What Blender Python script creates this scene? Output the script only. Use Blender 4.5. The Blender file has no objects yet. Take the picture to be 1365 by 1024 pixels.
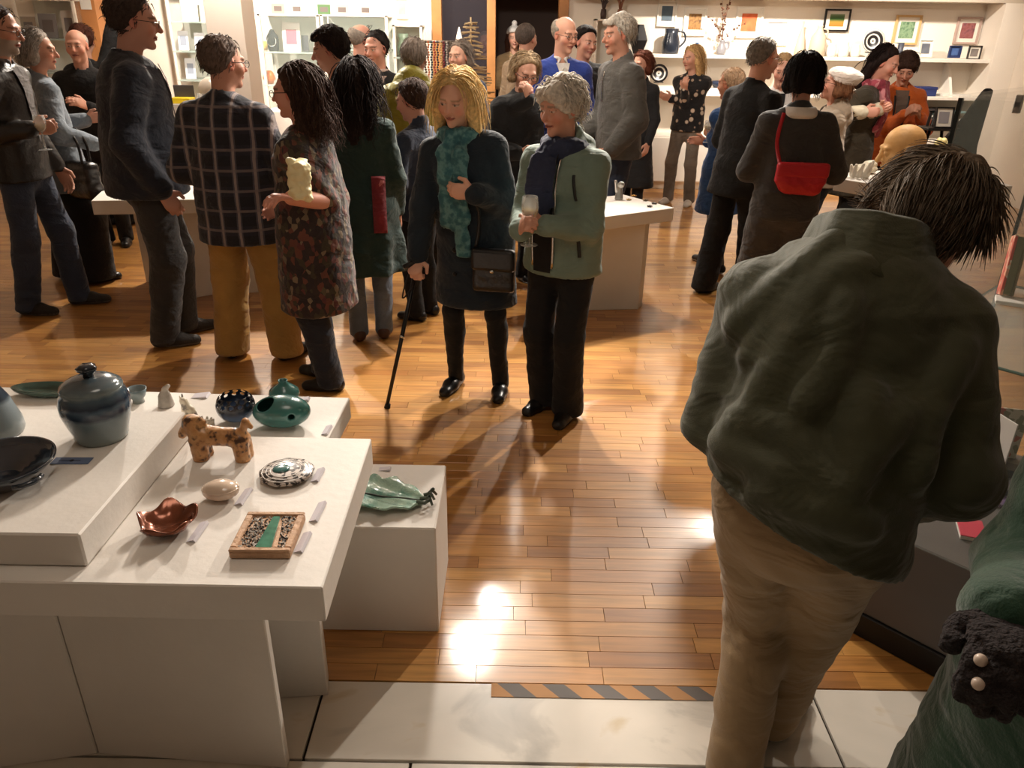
import bpy, bmesh, math, random
import numpy as np
from mathutils import Vector, Matrix
random.seed(7); rng = np.random.default_rng(7)
S = bpy.context.scene; COL = S.collection

# ---------------------------------------------------------------- camera, world, lights, exposure
FPX, TH, RO, CH = 1024.0, math.radians(25), math.radians(1.0), 1.76
cd = bpy.data.cameras.new('camera'); cam = bpy.data.objects.new('camera', cd); COL.objects.link(cam)
cd.sensor_width = 36; cd.lens = 36 * FPX / 1365; cd.clip_start = 0.05
cam.matrix_world = Matrix.Translation((0, 0, CH)) @ Matrix.Rotation(math.pi / 2 - TH, 4, 'X') @ Matrix.Rotation(RO, 4, 'Z')
S.camera = cam
W = bpy.data.worlds.new('world'); S.world = W; W.use_nodes = True
W.node_tree.nodes['Background'].inputs[0].default_value = (0.9, 0.75, 0.6, 1)
W.node_tree.nodes['Background'].inputs[1].default_value = 0.02
S.view_settings.view_transform = 'Standard'; S.view_settings.look = 'None'
S.view_settings.gamma = 1; S.view_settings.use_curve_mapping = False
S.view_settings.exposure = 0.0
WARM = (1.0, 0.90, 0.785)
def spot(name, loc, tgt, e, ang=70, blend=.6, r=.05, col=WARM):
    l = bpy.data.lights.new(name, 'SPOT'); l.energy = e; l.spot_size = math.radians(ang); l.spot_blend = blend
    l.shadow_soft_size = r; l.color = col
    o = bpy.data.objects.new(name, l); COL.objects.link(o); o.location = loc
    o.rotation_euler = (Vector(tgt) - Vector(loc)).to_track_quat('-Z', 'Y').to_euler()
def point(name, loc, e, r=.08, col=WARM):
    l = bpy.data.lights.new(name, 'POINT'); l.energy = e; l.shadow_soft_size = r; l.color = col
    o = bpy.data.objects.new(name, l); COL.objects.link(o); o.location = loc
CEIL = 3.05
spot('ceiling_spot_main', (-.23, 5.4, 2.85), (-.15, 1.9, .3), 440, 95, .5, .07)
spot('ceiling_spot_main_second', (-.29, 4.8, 2.85), (-.15, 1.6, .3), 150, 95, .5, .1)
spot('ceiling_spot_right', (2.25, 6.7, 2.9), (-.1, 3.7, 1.0), 800, 44, .5, .05)
spot('ceiling_spot_centre', (.9, 8.3, 2.9), (.9, 6.0, .3), 330, 80, .6, .05)
spot('ceiling_spot_left', (-2.4, 7.0, 2.9), (-1.6, 4.4, .5), 380, 80, .6, .05)
spot('ceiling_spot_table', (.55, 5.9, 2.9), (.5, 4.95, .7), 180, 50, .6, .05)
spot('wall_washer_right', (2.3, 7.9, 2.9), (2.9, 9.75, 1.8), 620, 95, .7, .05)
spot('wall_washer_far_right', (4.6, 8.0, 2.9), (4.3, 9.75, 1.3), 160, 95, .8, .05)
spot('wall_washer_left', (-3.1, 7.9, 2.9), (-2.9, 9.5, 1.5), 520, 110, .8, .05)
spot('wall_washer_centre', (-.6, 8.1, 2.9), (-1.2, 9.6, 1.5), 330, 95, .8, .05)
spot('ceiling_spot_right_table', (2.9, 6.2, 2.9), (2.5, 5.45, .85), 190, 50, .7, .05)
spot('ceiling_spot_jacket', (-.9, 2.9, 2.9), (.5, 1.45, 1.1), 75, 50, .8, .06)
point('room_fill', (-.3, 1.2, 2.9), 20, .4)
point('room_fill_back', (0, 6.5, 2.9), 32, .4)
point('pillar_lamp', (-2.35, 6.95, 2.75), 90, .06)
spot('ceiling_spot_group', (-.2, 4.6, 2.95), (-.1, 7.2, 1.4), 150, 75, .6, .06)
spot('ceiling_spot_right_group', (1.9, 4.6, 2.95), (2.8, 7.0, 1.2), 130, 75, .6, .06)

# ---------------------------------------------------------------- pixel helpers (photo frame 1365x1024) -> real points
def ray(px, py):
    u = (px - 682.5) / FPX; v = -(py - 512) / FPX
    r = u * math.cos(RO) - v * math.sin(RO); w = u * math.sin(RO) + v * math.cos(RO)
    return (r, math.cos(TH) + w * math.sin(TH), -math.sin(TH) + w * math.cos(TH))
def onz(px, py, z=0.0):
    d = ray(px, py); t = (z - CH) / d[2]; return (d[0] * t, d[1] * t, z)
def ony(px, py, y):
    d = ray(px, py); t = y / d[1]; return (d[0] * t, y, CH + d[2] * t)

# ---------------------------------------------------------------- materials
def lin(c):
    o = []
    for v in c[:3]:
        v /= 255.0; o.append(v / 12.92 if v <= .04045 else ((v + .055) / 1.055) ** 2.4)
    return (o[0], o[1], o[2], 1)
MATS = {}
def mat(name, col, rough=.6, metal=0., bump=None, var=None, coat=0., trans=0., spec=.5, sheen=0., emit=0., pattern=None, attr=None, alpha=1., ior=1.45, wrinkle=0.):
    if name in MATS: return MATS[name]
    m = bpy.data.materials.new(name); m.use_nodes = True; nt = m.node_tree; b = nt.nodes['Principled BSDF']
    I = b.inputs
    c = lin(col); I['Base Color'].default_value = c
    I['Roughness'].default_value = rough; I['Metallic'].default_value = metal
    I['Coat Weight'].default_value = coat; I['Coat Roughness'].default_value = .08
    I['Transmission Weight'].default_value = trans; I['Specular IOR Level'].default_value = spec
    I['Sheen Weight'].default_value = sheen; I['Alpha'].default_value = alpha; I['IOR'].default_value = ior
    if emit: I['Emission Color'].default_value = c; I['Emission Strength'].default_value = emit
    tc = nt.nodes.new('ShaderNodeTexCoord'); oc = tc.outputs['Object']
    colsock = None
    if pattern: colsock = pattern(nt, oc)
    if attr:
        a = nt.nodes.new('ShaderNodeAttribute'); a.attribute_name = attr; colsock = a.outputs['Color']
    if var:
        n = nt.nodes.new('ShaderNodeTexNoise'); n.inputs['Scale'].default_value = var[0]; n.inputs['Detail'].default_value = 4
        nt.links.new(oc, n.inputs['Vector'])
        mr = nt.nodes.new('ShaderNodeMapRange'); mr.inputs[1].default_value = .3; mr.inputs[2].default_value = .7
        mr.inputs[3].default_value = 1 - var[1]; mr.inputs[4].default_value = 1 + var[1]
        nt.links.new(n.outputs['Fac'], mr.inputs[0])
        hs = nt.nodes.new('ShaderNodeHueSaturation'); nt.links.new(mr.outputs[0], hs.inputs['Value'])
        if colsock: nt.links.new(colsock, hs.inputs['Color'])
        else: hs.inputs['Color'].default_value = c
        colsock = hs.outputs['Color']
    if colsock: nt.links.new(colsock, I['Base Color'])
    if bump:
        n = nt.nodes.new('ShaderNodeTexNoise'); n.inputs['Scale'].default_value = bump[0]; n.inputs['Detail'].default_value = 5
        if len(bump) > 2:
            mp = nt.nodes.new('ShaderNodeMapping'); mp.inputs['Scale'].default_value = bump[2]
            nt.links.new(oc, mp.inputs['Vector']); nt.links.new(mp.outputs[0], n.inputs['Vector'])
        else: nt.links.new(oc, n.inputs['Vector'])
        bp = nt.nodes.new('ShaderNodeBump'); bp.inputs['Strength'].default_value = bump[1]; bp.inputs['Distance'].default_value = .02
        nt.links.new(n.outputs['Fac'], bp.inputs['Height'])
        if wrinkle:
            w = nt.nodes.new('ShaderNodeTexNoise'); w.inputs['Scale'].default_value = 7; w.inputs['Detail'].default_value = 3; w.inputs['Distortion'].default_value = .7
            mp = nt.nodes.new('ShaderNodeMapping'); mp.inputs['Scale'].default_value = (.8, .8, 1.3); mp.inputs['Rotation'].default_value = (.3, .5, 0); nt.links.new(oc, mp.inputs['Vector']); nt.links.new(mp.outputs[0], w.inputs['Vector'])
            b2 = nt.nodes.new('ShaderNodeBump'); b2.inputs['Strength'].default_value = wrinkle; b2.inputs['Distance'].default_value = .06
            nt.links.new(w.outputs['Fac'], b2.inputs['Height']); nt.links.new(b2.outputs[0], bp.inputs['Normal'])
        nt.links.new(bp.outputs[0], I['Normal'])
    MATS[name] = m; return m
def ramp(nt, sock, stops, const=True):
    r = nt.nodes.new('ShaderNodeValToRGB'); cr = r.color_ramp
    if const: cr.interpolation = 'CONSTANT'
    while len(cr.elements) < len(stops): cr.elements.new(.5)
    for e, (p, c) in zip(cr.elements, stops): e.position = p; e.color = lin(c)
    nt.links.new(sock, r.inputs[0]); return r.outputs[0]
def p_voronoi(scale, stops, st=(1, 1, 1), out='Color'):
    def f(nt, oc):
        mp = nt.nodes.new('ShaderNodeMapping'); mp.inputs['Scale'].default_value = st; nt.links.new(oc, mp.inputs[0])
        v = nt.nodes.new('ShaderNodeTexVoronoi'); v.inputs['Scale'].default_value = scale; nt.links.new(mp.outputs[0], v.inputs['Vector'])
        return ramp(nt, v.outputs[out], stops)
    return f
def p_noise(scale, stops, st=(1, 1, 1), detail=4, const=False, dist=0):
    def f(nt, oc):
        mp = nt.nodes.new('ShaderNodeMapping'); mp.inputs['Scale'].default_value = st; nt.links.new(oc, mp.inputs[0])
        v = nt.nodes.new('ShaderNodeTexNoise'); v.inputs['Scale'].default_value = scale; v.inputs['Detail'].default_value = detail
        v.inputs['Distortion'].default_value = dist
        nt.links.new(mp.outputs[0], v.inputs['Vector'])
        return ramp(nt, v.outputs['Fac'], stops, const)
    return f
def p_bands(axis, stops, lo, hi, noise=0.0):
    def f(nt, oc):
        s = nt.nodes.new('ShaderNodeSeparateXYZ'); nt.links.new(oc, s.inputs[0])
        mr = nt.nodes.new('ShaderNodeMapRange'); mr.inputs[1].default_value = lo; mr.inputs[2].default_value = hi
        if noise:
            n = nt.nodes.new('ShaderNodeTexNoise'); n.inputs['Scale'].default_value = 30; nt.links.new(oc, n.inputs['Vector'])
            ma = nt.nodes.new('ShaderNodeMath'); ma.operation = 'MULTIPLY_ADD'; ma.inputs[1].default_value = noise
            nt.links.new(n.outputs['Fac'], ma.inputs[0]); nt.links.new(s.outputs[axis], ma.inputs[2]); nt.links.new(ma.outputs[0], mr.inputs[0])
        else: nt.links.new(s.outputs[axis], mr.inputs[0])
        return ramp(nt, mr.outputs[0], stops, False)
    return f
def p_plaid(nt, oc):
    s = nt.nodes.new('ShaderNodeSeparateXYZ'); nt.links.new(oc, s.inputs[0])
    def stripe(sock, per, wid, off=0.0):
        a = nt.nodes.new('ShaderNodeMath'); a.operation = 'ADD'; a.inputs[1].default_value = 10 + off; nt.links.new(sock, a.inputs[0])
        m_ = nt.nodes.new('ShaderNodeMath'); m_.operation = 'MODULO'; m_.inputs[1].default_value = per; nt.links.new(a.outputs[0], m_.inputs[0])
        l_ = nt.nodes.new('ShaderNodeMath'); l_.operation = 'LESS_THAN'; l_.inputs[1].default_value = wid; nt.links.new(m_.outputs[0], l_.inputs[0])
        return l_.outputs[0]
    def mix(base, top, fac, k):
        mm = nt.nodes.new('ShaderNodeMath'); mm.operation = 'MULTIPLY'; mm.inputs[1].default_value = k; nt.links.new(fac, mm.inputs[0])
        x = nt.nodes.new('ShaderNodeMix'); x.data_type = 'RGBA'; nt.links.new(mm.outputs[0], x.inputs[0])
        if isinstance(base, tuple): x.inputs[6].default_value = lin(base)
        else: nt.links.new(base, x.inputs[6])
        x.inputs[7].default_value = lin(top); return x.outputs[2]
    c = mix((34, 35, 46), (24, 24, 30), stripe(s.outputs[2], .1, .05), .8)
    c = mix(c, (84, 80, 88), stripe(s.outputs[0], .09, .026, .02), .7)
    c = mix(c, (150, 136, 130), stripe(s.outputs[0], .09, .012, .013), .7)
    c = mix(c, (120, 108, 106), stripe(s.outputs[2], .1, .013, .03), .65)
    return c

# ---------------------------------------------------------------- mesh helpers
def tag(o, label=None, cat=None, group=None, kind=None):
    if label: o['label'] = label
    if cat: o['category'] = cat
    if group: o['group'] = group
    if kind: o['kind'] = kind
    return o
def empty(name, loc=(0, 0, 0), rz=0., label=None, cat=None, group=None):
    o = bpy.data.objects.new(name, None); o.empty_display_size = .1; COL.objects.link(o); o.location = loc; o.rotation_euler = (0, 0, rz)
    return tag(o, label, cat, group)
def mk(name, VF, m, parent=None, loc=None, rz=0., smooth=True):
    V, F = VF
    me = bpy.data.meshes.new(name)
    if isinstance(F, np.ndarray) and len(F):
        n, k = F.shape
        me.vertices.add(len(V)); me.vertices.foreach_set('co', np.asarray(V, np.float32).ravel())
        me.loops.add(n * k); me.loops.foreach_set('vertex_index', F.astype(np.int32).ravel())
        me.polygons.add(n); me.polygons.foreach_set('loop_start', np.arange(0, n * k, k, dtype=np.int32))
        me.update(calc_edges=True)
    else:
        me.from_pydata([tuple(map(float, v)) for v in V], [], [tuple(map(int, f)) for f in F])
    me.validate()
    if isinstance(m, (list, tuple)):
        for x in m: me.materials.append(x)
    elif m: me.materials.append(m)
    me.polygons.foreach_set('use_smooth', [smooth] * len(me.polygons))
    o = bpy.data.objects.new(name, me); COL.objects.link(o)
    if parent: o.parent = parent
    if loc is not None: o.location = loc
    if rz: o.rotation_euler = (0, 0, rz)
    return o
def join(*parts):
    V, F = [], []
    for v, f in parts:
        b = len(V); V += [tuple(p) for p in v]; F += [tuple(int(i) + b for i in q) for q in f]
    return V, F
def xf(VF, M):
    return [tuple(M @ Vector(v)) for v in VF[0]], VF[1]
def bxg(lo, hi, bev=0.0):
    bm = bmesh.new(); bmesh.ops.create_cube(bm, size=1)
    for v in bm.verts:
        v.co = Vector([lo[i] if v.co[i] < 0 else hi[i] for i in range(3)])
    if bev: bmesh.ops.bevel(bm, geom=bm.edges[:], offset=bev, segments=1, affect='EDGES')
    bm.verts.index_update(); r = ([tuple(v.co) for v in bm.verts], [tuple(v.index for v in f.verts) for f in bm.faces]); bm.free(); return r
def box(name, lo, hi, m, parent=None, bev=.003, **k):
    lo2 = [min(a, b) for a, b in zip(lo, hi)]; hi2 = [max(a, b) for a, b in zip(lo, hi)]
    return mk(name, bxg(lo2, hi2, bev), m, parent, smooth=False, **k)
def lathe(prof, n=28, wob=None, cap=True):
    V, F = [], []
    for (r, z) in prof:
        for i in range(n):
            a = 2 * math.pi * i / n; rr = r * (1 + (wob(a, z) if wob else 0)); V.append((rr * math.cos(a), rr * math.sin(a), z))
    for j in range(len(prof) - 1):
        for i in range(n):
            F.append((j * n + i, j * n + (i + 1) % n, (j + 1) * n + (i + 1) % n, (j + 1) * n + i))
    if cap:
        F.append(tuple(range(n - 1, -1, -1))); b = (len(prof) - 1) * n; F.append(tuple(range(b, b + n)))
    return V, F
def tube(pts, r, n=8, cap=True):
    pts = [Vector(p) for p in pts]; rs = r if isinstance(r, (list, tuple)) else [r] * len(pts)
    V, F = [], []; up = Vector((0.12, 0.31, 1)).normalized(); prev = None
    for i, p in enumerate(pts):
        t = (pts[min(i + 1, len(pts) - 1)] - pts[max(i - 1, 0)])
        t = t.normalized() if t.length > 1e-9 else Vector((0, 0, 1))
        if prev is None:
            a = t.cross(up)
            if a.length < .05: a = t.cross(Vector((1, 0, 0)))
        else: a = prev - t * prev.dot(t)
        a.normalize(); b = t.cross(a); prev = a
        for k in range(n):
            c = 2 * math.pi * k / n; V.append(tuple(p + (a * math.cos(c) + b * math.sin(c)) * rs[i]))
    for i in range(len(pts) - 1):
        for k in range(n): F.append((i * n + k, i * n + (k + 1) % n, (i + 1) * n + (k + 1) % n, (i + 1) * n + k))
    if cap: F.append(tuple(range(n - 1, -1, -1))); b = (len(pts) - 1) * n; F.append(tuple(range(b, b + n)))
    return V, F
def prism(poly, z0, z1):
    n = len(poly); V = [(x, y, z0) for x, y in poly] + [(x, y, z1) for x, y in poly]
    F = [tuple(range(n - 1, -1, -1)), tuple(range(n, 2 * n))] + [(i, (i + 1) % n, n + (i + 1) % n, n + i) for i in range(n)]
    return V, F
def sphere(c, r, n=12, m=8):
    prof = [(max(1e-4, math.sin(math.pi * j / m)), -math.cos(math.pi * j / m)) for j in range(m + 1)]
    V, F = lathe(prof, n)
    rr = r if isinstance(r, (list, tuple)) else (r, r, r)
    return [(c[0] + x * rr[0], c[1] + y * rr[1], c[2] + z * rr[2]) for x, y, z in V], F

# ---------------------------------------------------------------- signed-distance modelling (surface nets)
def v3(*a): return np.array(a, float)
def nrm(v): return v / max(1e-9, np.linalg.norm(v))
NP_ = rng.normal(size=(9, 3)); NPH = rng.uniform(0, 6.28, 9)
def wav(X, Y, Z, fr, seed=0, st=(1, 1, 1)):
    o = 0
    for i in range(4):
        k = NP_[(i + seed) % 9] * fr; q = NP_[(i + seed + 4) % 9] * fr * 1.3
        o = o + np.sin(k[0] * X * st[0] + k[1] * Y * st[1] + k[2] * Z * st[2] + NPH[(i + seed) % 9] + 1.2 * np.sin(q[0] * X * st[0] + q[1] * Y * st[1] + q[2] * Z * st[2]))
    return o * .25
class Field:
    def __init__(s, lo, hi, h):
        s.lo = np.array(lo, float); s.h = h; n = np.maximum(np.ceil((np.array(hi) - s.lo) / h).astype(int) + 1, 4)
        s.ax = [(s.lo[i] + h * np.arange(n[i])).astype(np.float32) for i in range(3)]; s.D = np.full(n, .2, np.float32)
    def sub(s, lo, hi):
        sl = []
        for i in range(3):
            a = int(np.floor((lo[i] - s.lo[i]) / s.h)); b = int(np.ceil((hi[i] - s.lo[i]) / s.h)) + 1
            a = max(a, 0); b = min(b, len(s.ax[i]))
            if b <= a: return None
            sl.append(slice(a, b))
        X = s.ax[0][sl[0]][:, None, None]; Y = s.ax[1][sl[1]][None, :, None]; Z = s.ax[2][sl[2]][None, None, :]
        return tuple(sl), X, Y, Z
    def put(s, sl, d, k, neg=False):
        D = s.D[sl]
        if neg:
            d = -d; hh = np.maximum(k - np.abs(D - d), 0) / k; s.D[sl] = np.maximum(D, d) + hh * hh * k * .25
        else:
            hh = np.maximum(k - np.abs(D - d), 0) / k; s.D[sl] = np.minimum(D, d) - hh * hh * k * .25
    def cap(s, a, b, r1, r2=None, k=.03, sq=None, neg=False):
        """tapered capsule; sq = (axis, factor): squashed along axis"""
        r2 = r1 if r2 is None else r2; a = np.array(a, float); b = np.array(b, float); R = max(r1, r2) + k + .03
        g = s.sub(np.minimum(a, b) - R, np.maximum(a, b) + R)
        if g is None: return
        sl, X, Y, Z = g
        px, py, pz = X - a[0], Y - a[1], Z - a[2]; ab = b - a
        if sq is not None:
            n, fac = nrm(np.array(sq[0], float)), 1 / sq[1] - 1
            dn = px * n[0] + py * n[1] + pz * n[2]; px = px + dn * n[0] * fac; py = py + dn * n[1] * fac; pz = pz + dn * n[2] * fac
            ab = ab + n * ab.dot(n) * fac
        t = np.clip((px * ab[0] + py * ab[1] + pz * ab[2]) / max(1e-9, ab.dot(ab)), 0, 1)
        qx, qy, qz = px - t * ab[0], py - t * ab[1], pz - t * ab[2]
        d = np.sqrt(qx * qx + qy * qy + qz * qz) - (r1 + t * (r2 - r1))
        if sq is not None: d = d * (.5 + .5 * sq[1])
        s.put(sl, d, k, neg)
    def ell(s, c, r, R=None, k=.02, neg=False):
        c = np.array(c, float); m = max(r) + k + .02; g = s.sub(c - m, c + m)
        if g is None: return
        sl, X, Y, Z = g; p = [X - c[0], Y - c[1], Z - c[2]]
        if R is not None: p = [p[0] * R[0, i] + p[1] * R[1, i] + p[2] * R[2, i] for i in range(3)]
        k0 = np.sqrt((p[0] / r[0]) ** 2 + (p[1] / r[1]) ** 2 + (p[2] / r[2]) ** 2)
        k1 = np.sqrt((p[0] / r[0] ** 2) ** 2 + (p[1] / r[1] ** 2) ** 2 + (p[2] / r[2] ** 2) ** 2)
        s.put(sl, k0 * (k0 - 1) / np.maximum(k1, 1e-6), k, neg)
    def rbox(s, c, hsz, rad, R=None, k=.01, neg=False):
        c = np.array(c, float); m = np.linalg.norm(hsz) + k + .02; g = s.sub(c - m, c + m)
        if g is None: return
        sl, X, Y, Z = g; p = [X - c[0], Y - c[1], Z - c[2]]
        if R is not None: p = [p[0] * R[0, i] + p[1] * R[1, i] + p[2] * R[2, i] for i in range(3)]
        q = [np.abs(p[i]) - (hsz[i] - rad) for i in range(3)]
        d = np.sqrt(sum(np.maximum(x, 0) ** 2 for x in q)) + np.minimum(np.maximum(np.maximum(q[0], q[1]), q[2]), 0) - rad
        s.put(sl, d, k, neg)
    def cut(s, n, c, k=.006):
        """keep the half space n.p < c"""
        X, Y, Z = s.ax[0][:, None, None], s.ax[1][None, :, None], s.ax[2][None, None, :]
        d = n[0] * X + n[1] * Y + n[2] * Z - c
        hh = np.maximum(k - np.abs(s.D - d), 0) / k; s.D = (np.maximum(s.D, d) + hh * hh * k * .25).astype(np.float32)
    def xyz(s): return s.ax[0][:, None, None], s.ax[1][None, :, None], s.ax[2][None, None, :]
    def noise(s, amp, fr, seed=0, st=(1, 1, 1)):
        s.D = s.D + amp * wav(*s.xyz(), fr, seed, st).astype(np.float32)
    def mesh(s):
        D = s.D.copy(); D[[0, -1]] = np.maximum(D[[0, -1]], 1e-3); D[:, [0, -1]] = np.maximum(D[:, [0, -1]], 1e-3); D[:, :, [0, -1]] = np.maximum(D[:, :, [0, -1]], 1e-3)
        ins = D < 0; n = np.array(D.shape) - 1
        cnt = np.zeros(n, np.int8)
        for i in (0, 1):
            for j in (0, 1):
                for k in (0, 1): cnt += ins[i:n[0] + i, j:n[1] + j, k:n[2] + k]
        act = (cnt > 0) & (cnt < 8); I = np.argwhere(act)
        if len(I) == 0: return np.zeros((0, 3)), np.zeros((0, 4), int)
        idx = np.full(n, -1, np.int64); idx[act] = np.arange(len(I))
        acc = np.zeros((len(I), 3)); c = np.zeros(len(I))
        for ax in range(3):
            o = [a for a in range(3) if a != ax]
            for u in (0, 1):
                for w in (0, 1):
                    o1 = np.zeros(3, int); o1[o[0]] = u; o1[o[1]] = w; o2 = o1.copy(); o2[ax] = 1
                    d1 = D[tuple((I + o1).T)]; d2 = D[tuple((I + o2).T)]; m = (d1 < 0) != (d2 < 0)
                    t = np.where(m, d1 / np.where(m, d1 - d2, 1), 0)
                    acc[m] += o1 + t[m, None] * (o2 - o1); c += m
        V = s.lo + s.h * (I + acc / c[:, None])
        Q = []
        for ax in range(3):
            b, e = (ax + 1) % 3, (ax + 2) % 3
            sl1 = [slice(1, None)] * 3; sl2 = [slice(1, None)] * 3; sl1[ax] = slice(0, -1)
            for q in (b, e): sl1[q] = slice(1, -1); sl2[q] = slice(1, -1)
            A, B = ins[tuple(sl1)], ins[tuple(sl2)]; E_ = np.argwhere(A != B)
            if len(E_) == 0: continue
            fl = A[tuple(E_.T)]; p = E_.copy(); p[:, b] += 1; p[:, e] += 1
            def g(db, de):
                r = p.copy(); r[:, b] += db; r[:, e] += de; return idx[tuple(r.T)]
            q = np.stack([g(-1, -1), g(0, -1), g(0, 0), g(-1, 0)], 1); q[~fl] = q[~fl][:, ::-1]; Q.append(q)
        F = np.concatenate(Q); return V, F[(F >= 0).all(1)]
def npjoin(parts):
    V, F, b = [], [], 0
    for v, f in parts: V.append(v); F.append(f + b); b += len(v)
    return np.concatenate(V), np.concatenate(F)

# ================================================================ SETTING
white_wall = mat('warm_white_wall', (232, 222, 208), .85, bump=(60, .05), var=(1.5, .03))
ceil_m = mat('ceiling_white', (225, 218, 208), .9)
paint = mat('white_plinth_paint', (226, 220, 212), .55, bump=(45, .05), var=(6, .03))
shelf_m = mat('white_shelf_paint', (230, 222, 210), .5)
dark_tape = mat('joint_dark', (40, 26, 14), .9)
def wood_mat(name, island):
    m = bpy.data.materials.new(name); m.use_nodes = True; nt = m.node_tree; b = nt.nodes['Principled BSDF']; N = nt.nodes.new; L = nt.links.new
    if island: r = N('ShaderNodeAttribute'); r.attribute_name = 'rnd'; rs = r.outputs['Fac']
    else: r = N('ShaderNodeObjectInfo'); rs = r.outputs['Random']
    g = N('ShaderNodeNewGeometry'); mp = N('ShaderNodeMapping'); mp.inputs['Scale'].default_value = (2.2, 32, 1); L(g.outputs['Position'], mp.inputs[0])
    off = N('ShaderNodeVectorMath'); off.operation = 'SCALE'; off.inputs[0].default_value = (17, 5, 0); L(rs, off.inputs['Scale'])
    ad = N('ShaderNodeVectorMath'); L(mp.outputs[0], ad.inputs[0]); L(off.outputs[0], ad.inputs[1])
    n = N('ShaderNodeTexNoise'); n.inputs['Scale'].default_value = 1.6; n.inputs['Detail'].default_value = 6; n.inputs['Distortion'].default_value = .6; L(ad.outputs[0], n.inputs['Vector'])
    base = ramp(nt, rs, [(0, (158, 104, 48)), (.35, (184, 128, 62)), (.7, (198, 144, 74)), (1, (176, 116, 54))], False)
    mr = N('ShaderNodeMapRange'); mr.inputs[1].default_value = .3; mr.inputs[2].default_value = .7; mr.inputs[3].default_value = .72; mr.inputs[4].default_value = 1.15; L(n.outputs['Fac'], mr.inputs[0])
    hs = N('ShaderNodeHueSaturation'); L(base, hs.inputs['Color']); L(mr.outputs[0], hs.inputs['Value']); L(hs.outputs[0], b.inputs['Base Color'])
    b.inputs['Roughness'].default_value = .42; b.inputs['Coat Weight'].default_value = 1.0; b.inputs['Coat Roughness'].default_value = .125
    bp = N('ShaderNodeBump'); bp.inputs['Strength'].default_value = .06; L(n.outputs['Fac'], bp.inputs['Height']); L(bp.outputs[0], b.inputs['Normal'])
    return m
wood1, wood2 = wood_mat('oak_plank', False), wood_mat('oak_plank_field', True)
FY0 = 1.685
floor = tag(box('floor', (-6.6, -2, -.06), (5.9, 12.6, -.012), dark_tape, bev=0), kind='structure')
PW, LENS = .066, (.30, .38, .46, .55)
pm = []
for Lp in LENS:
    V, F = bxg((0, 0, -.014), (Lp - .0012, PW - .0011, 0), .0006)
    me = bpy.data.meshes.new('plank'); me.from_pydata(V, [], F); me.materials.append(wood1); pm.append(me)
sv, sf, sr = [], [], []; count = 0; y = FY0; row = 0
while y < 12.5:
    x = -6.5 - random.random() * .5; half = (y * .906 + .744) * .68 + .05
    while x < 5.85:
        i = random.randrange(4); Lp = LENS[i]
        vis = x + Lp > -half and x < half and not (x + Lp < -.62 and y < 2.15)
        if vis and count < 300:
            o = bpy.data.objects.new('plank', pm[i]); COL.objects.link(o); o.parent = floor; o.location = (x, y, 0); count += 1
        else:
            b = len(sv); r = random.random(); x1, y1 = x + Lp - .0012, y + PW - .0011
            sv += [(x, y, 0), (x1, y, 0), (x1, y1, 0), (x, y1, 0), (x, y, -.012), (x1, y, -.012), (x1, y1, -.012), (x, y1, -.012)]
            sf += [(b, b + 1, b + 2, b + 3), (b, b + 4, b + 5, b + 1), (b + 1, b + 5, b + 6, b + 2), (b + 2, b + 6, b + 7, b + 3), (b + 3, b + 7, b + 4, b)]; sr += [r] * 8
        x += Lp
    y += PW; row += 1
pf = mk('plank_field', (np.array(sv), np.array(sf)), wood2, floor, smooth=False); tag(pf, kind='stuff')
at_ = pf.data.attributes.new('rnd', 'FLOAT', 'POINT'); at_.data.foreach_set('value', sr)
marble = mat('white_marble', (214, 206, 194), .3, coat=.2, pattern=p_noise(2.3, [(0, (120, 116, 112)), (.33, (186, 180, 170)), (.42, (214, 207, 195)), (.62, (220, 212, 200)), (.7, (205, 190, 165)), (1, (222, 214, 204))], (1, 1.6, 1), 7, False, 1.6))
for (x0, x1, y0, y1) in [(-.53, .895, 1.415, 1.683), (.9, 2.3, 1.415, 1.683), (-1.9, -.535, 1.415, 1.683), (-2.0, -.25, .9, 1.41), (-.245, 1.2, .9, 1.41), (1.205, 2.6, .9, 1.41), (-2, 2.6, -2, .895), (-6.5, -2.005, -2, 1.683), (2.605, 5.8, -2, 1.683)]:
    box('marble_slab', (x0, y0, -.012), (x1 - .003, y1 - .003, 0), marble, floor, bev=.0015)
haz = mat('hazard_stripes', (170, 120, 60), .6, pattern=lambda nt, oc: (lambda s, a, m_: (nt.links.new(oc, s.inputs[0]), nt.links.new(s.outputs[0], a.inputs[0]), nt.links.new(s.outputs[1], a.inputs[1]), nt.links.new(a.outputs[0], m_.inputs[0]), ramp(nt, m_.outputs[0], [(0, (176, 124, 66)), (.066, (92, 84, 78))]))[-1])(nt.nodes.new('ShaderNodeSeparateXYZ'), nt.nodes.new('ShaderNodeMath'), (lambda q: (setattr(q, 'operation', 'MODULO'), q.inputs[1].__setattr__('default_value', .132), q)[-1])(nt.nodes.new('ShaderNodeMath'))))
tp = box('hazard_tape', (0, 0, 0), (.93, .05, .0015), haz, bev=0); tp.location = (-.045, 1.63, .0005); tp.rotation_euler = (0, 0, 0)
tag(tp, 'worn yellow and black striped tape along the marble step edge', 'tape')
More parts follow.
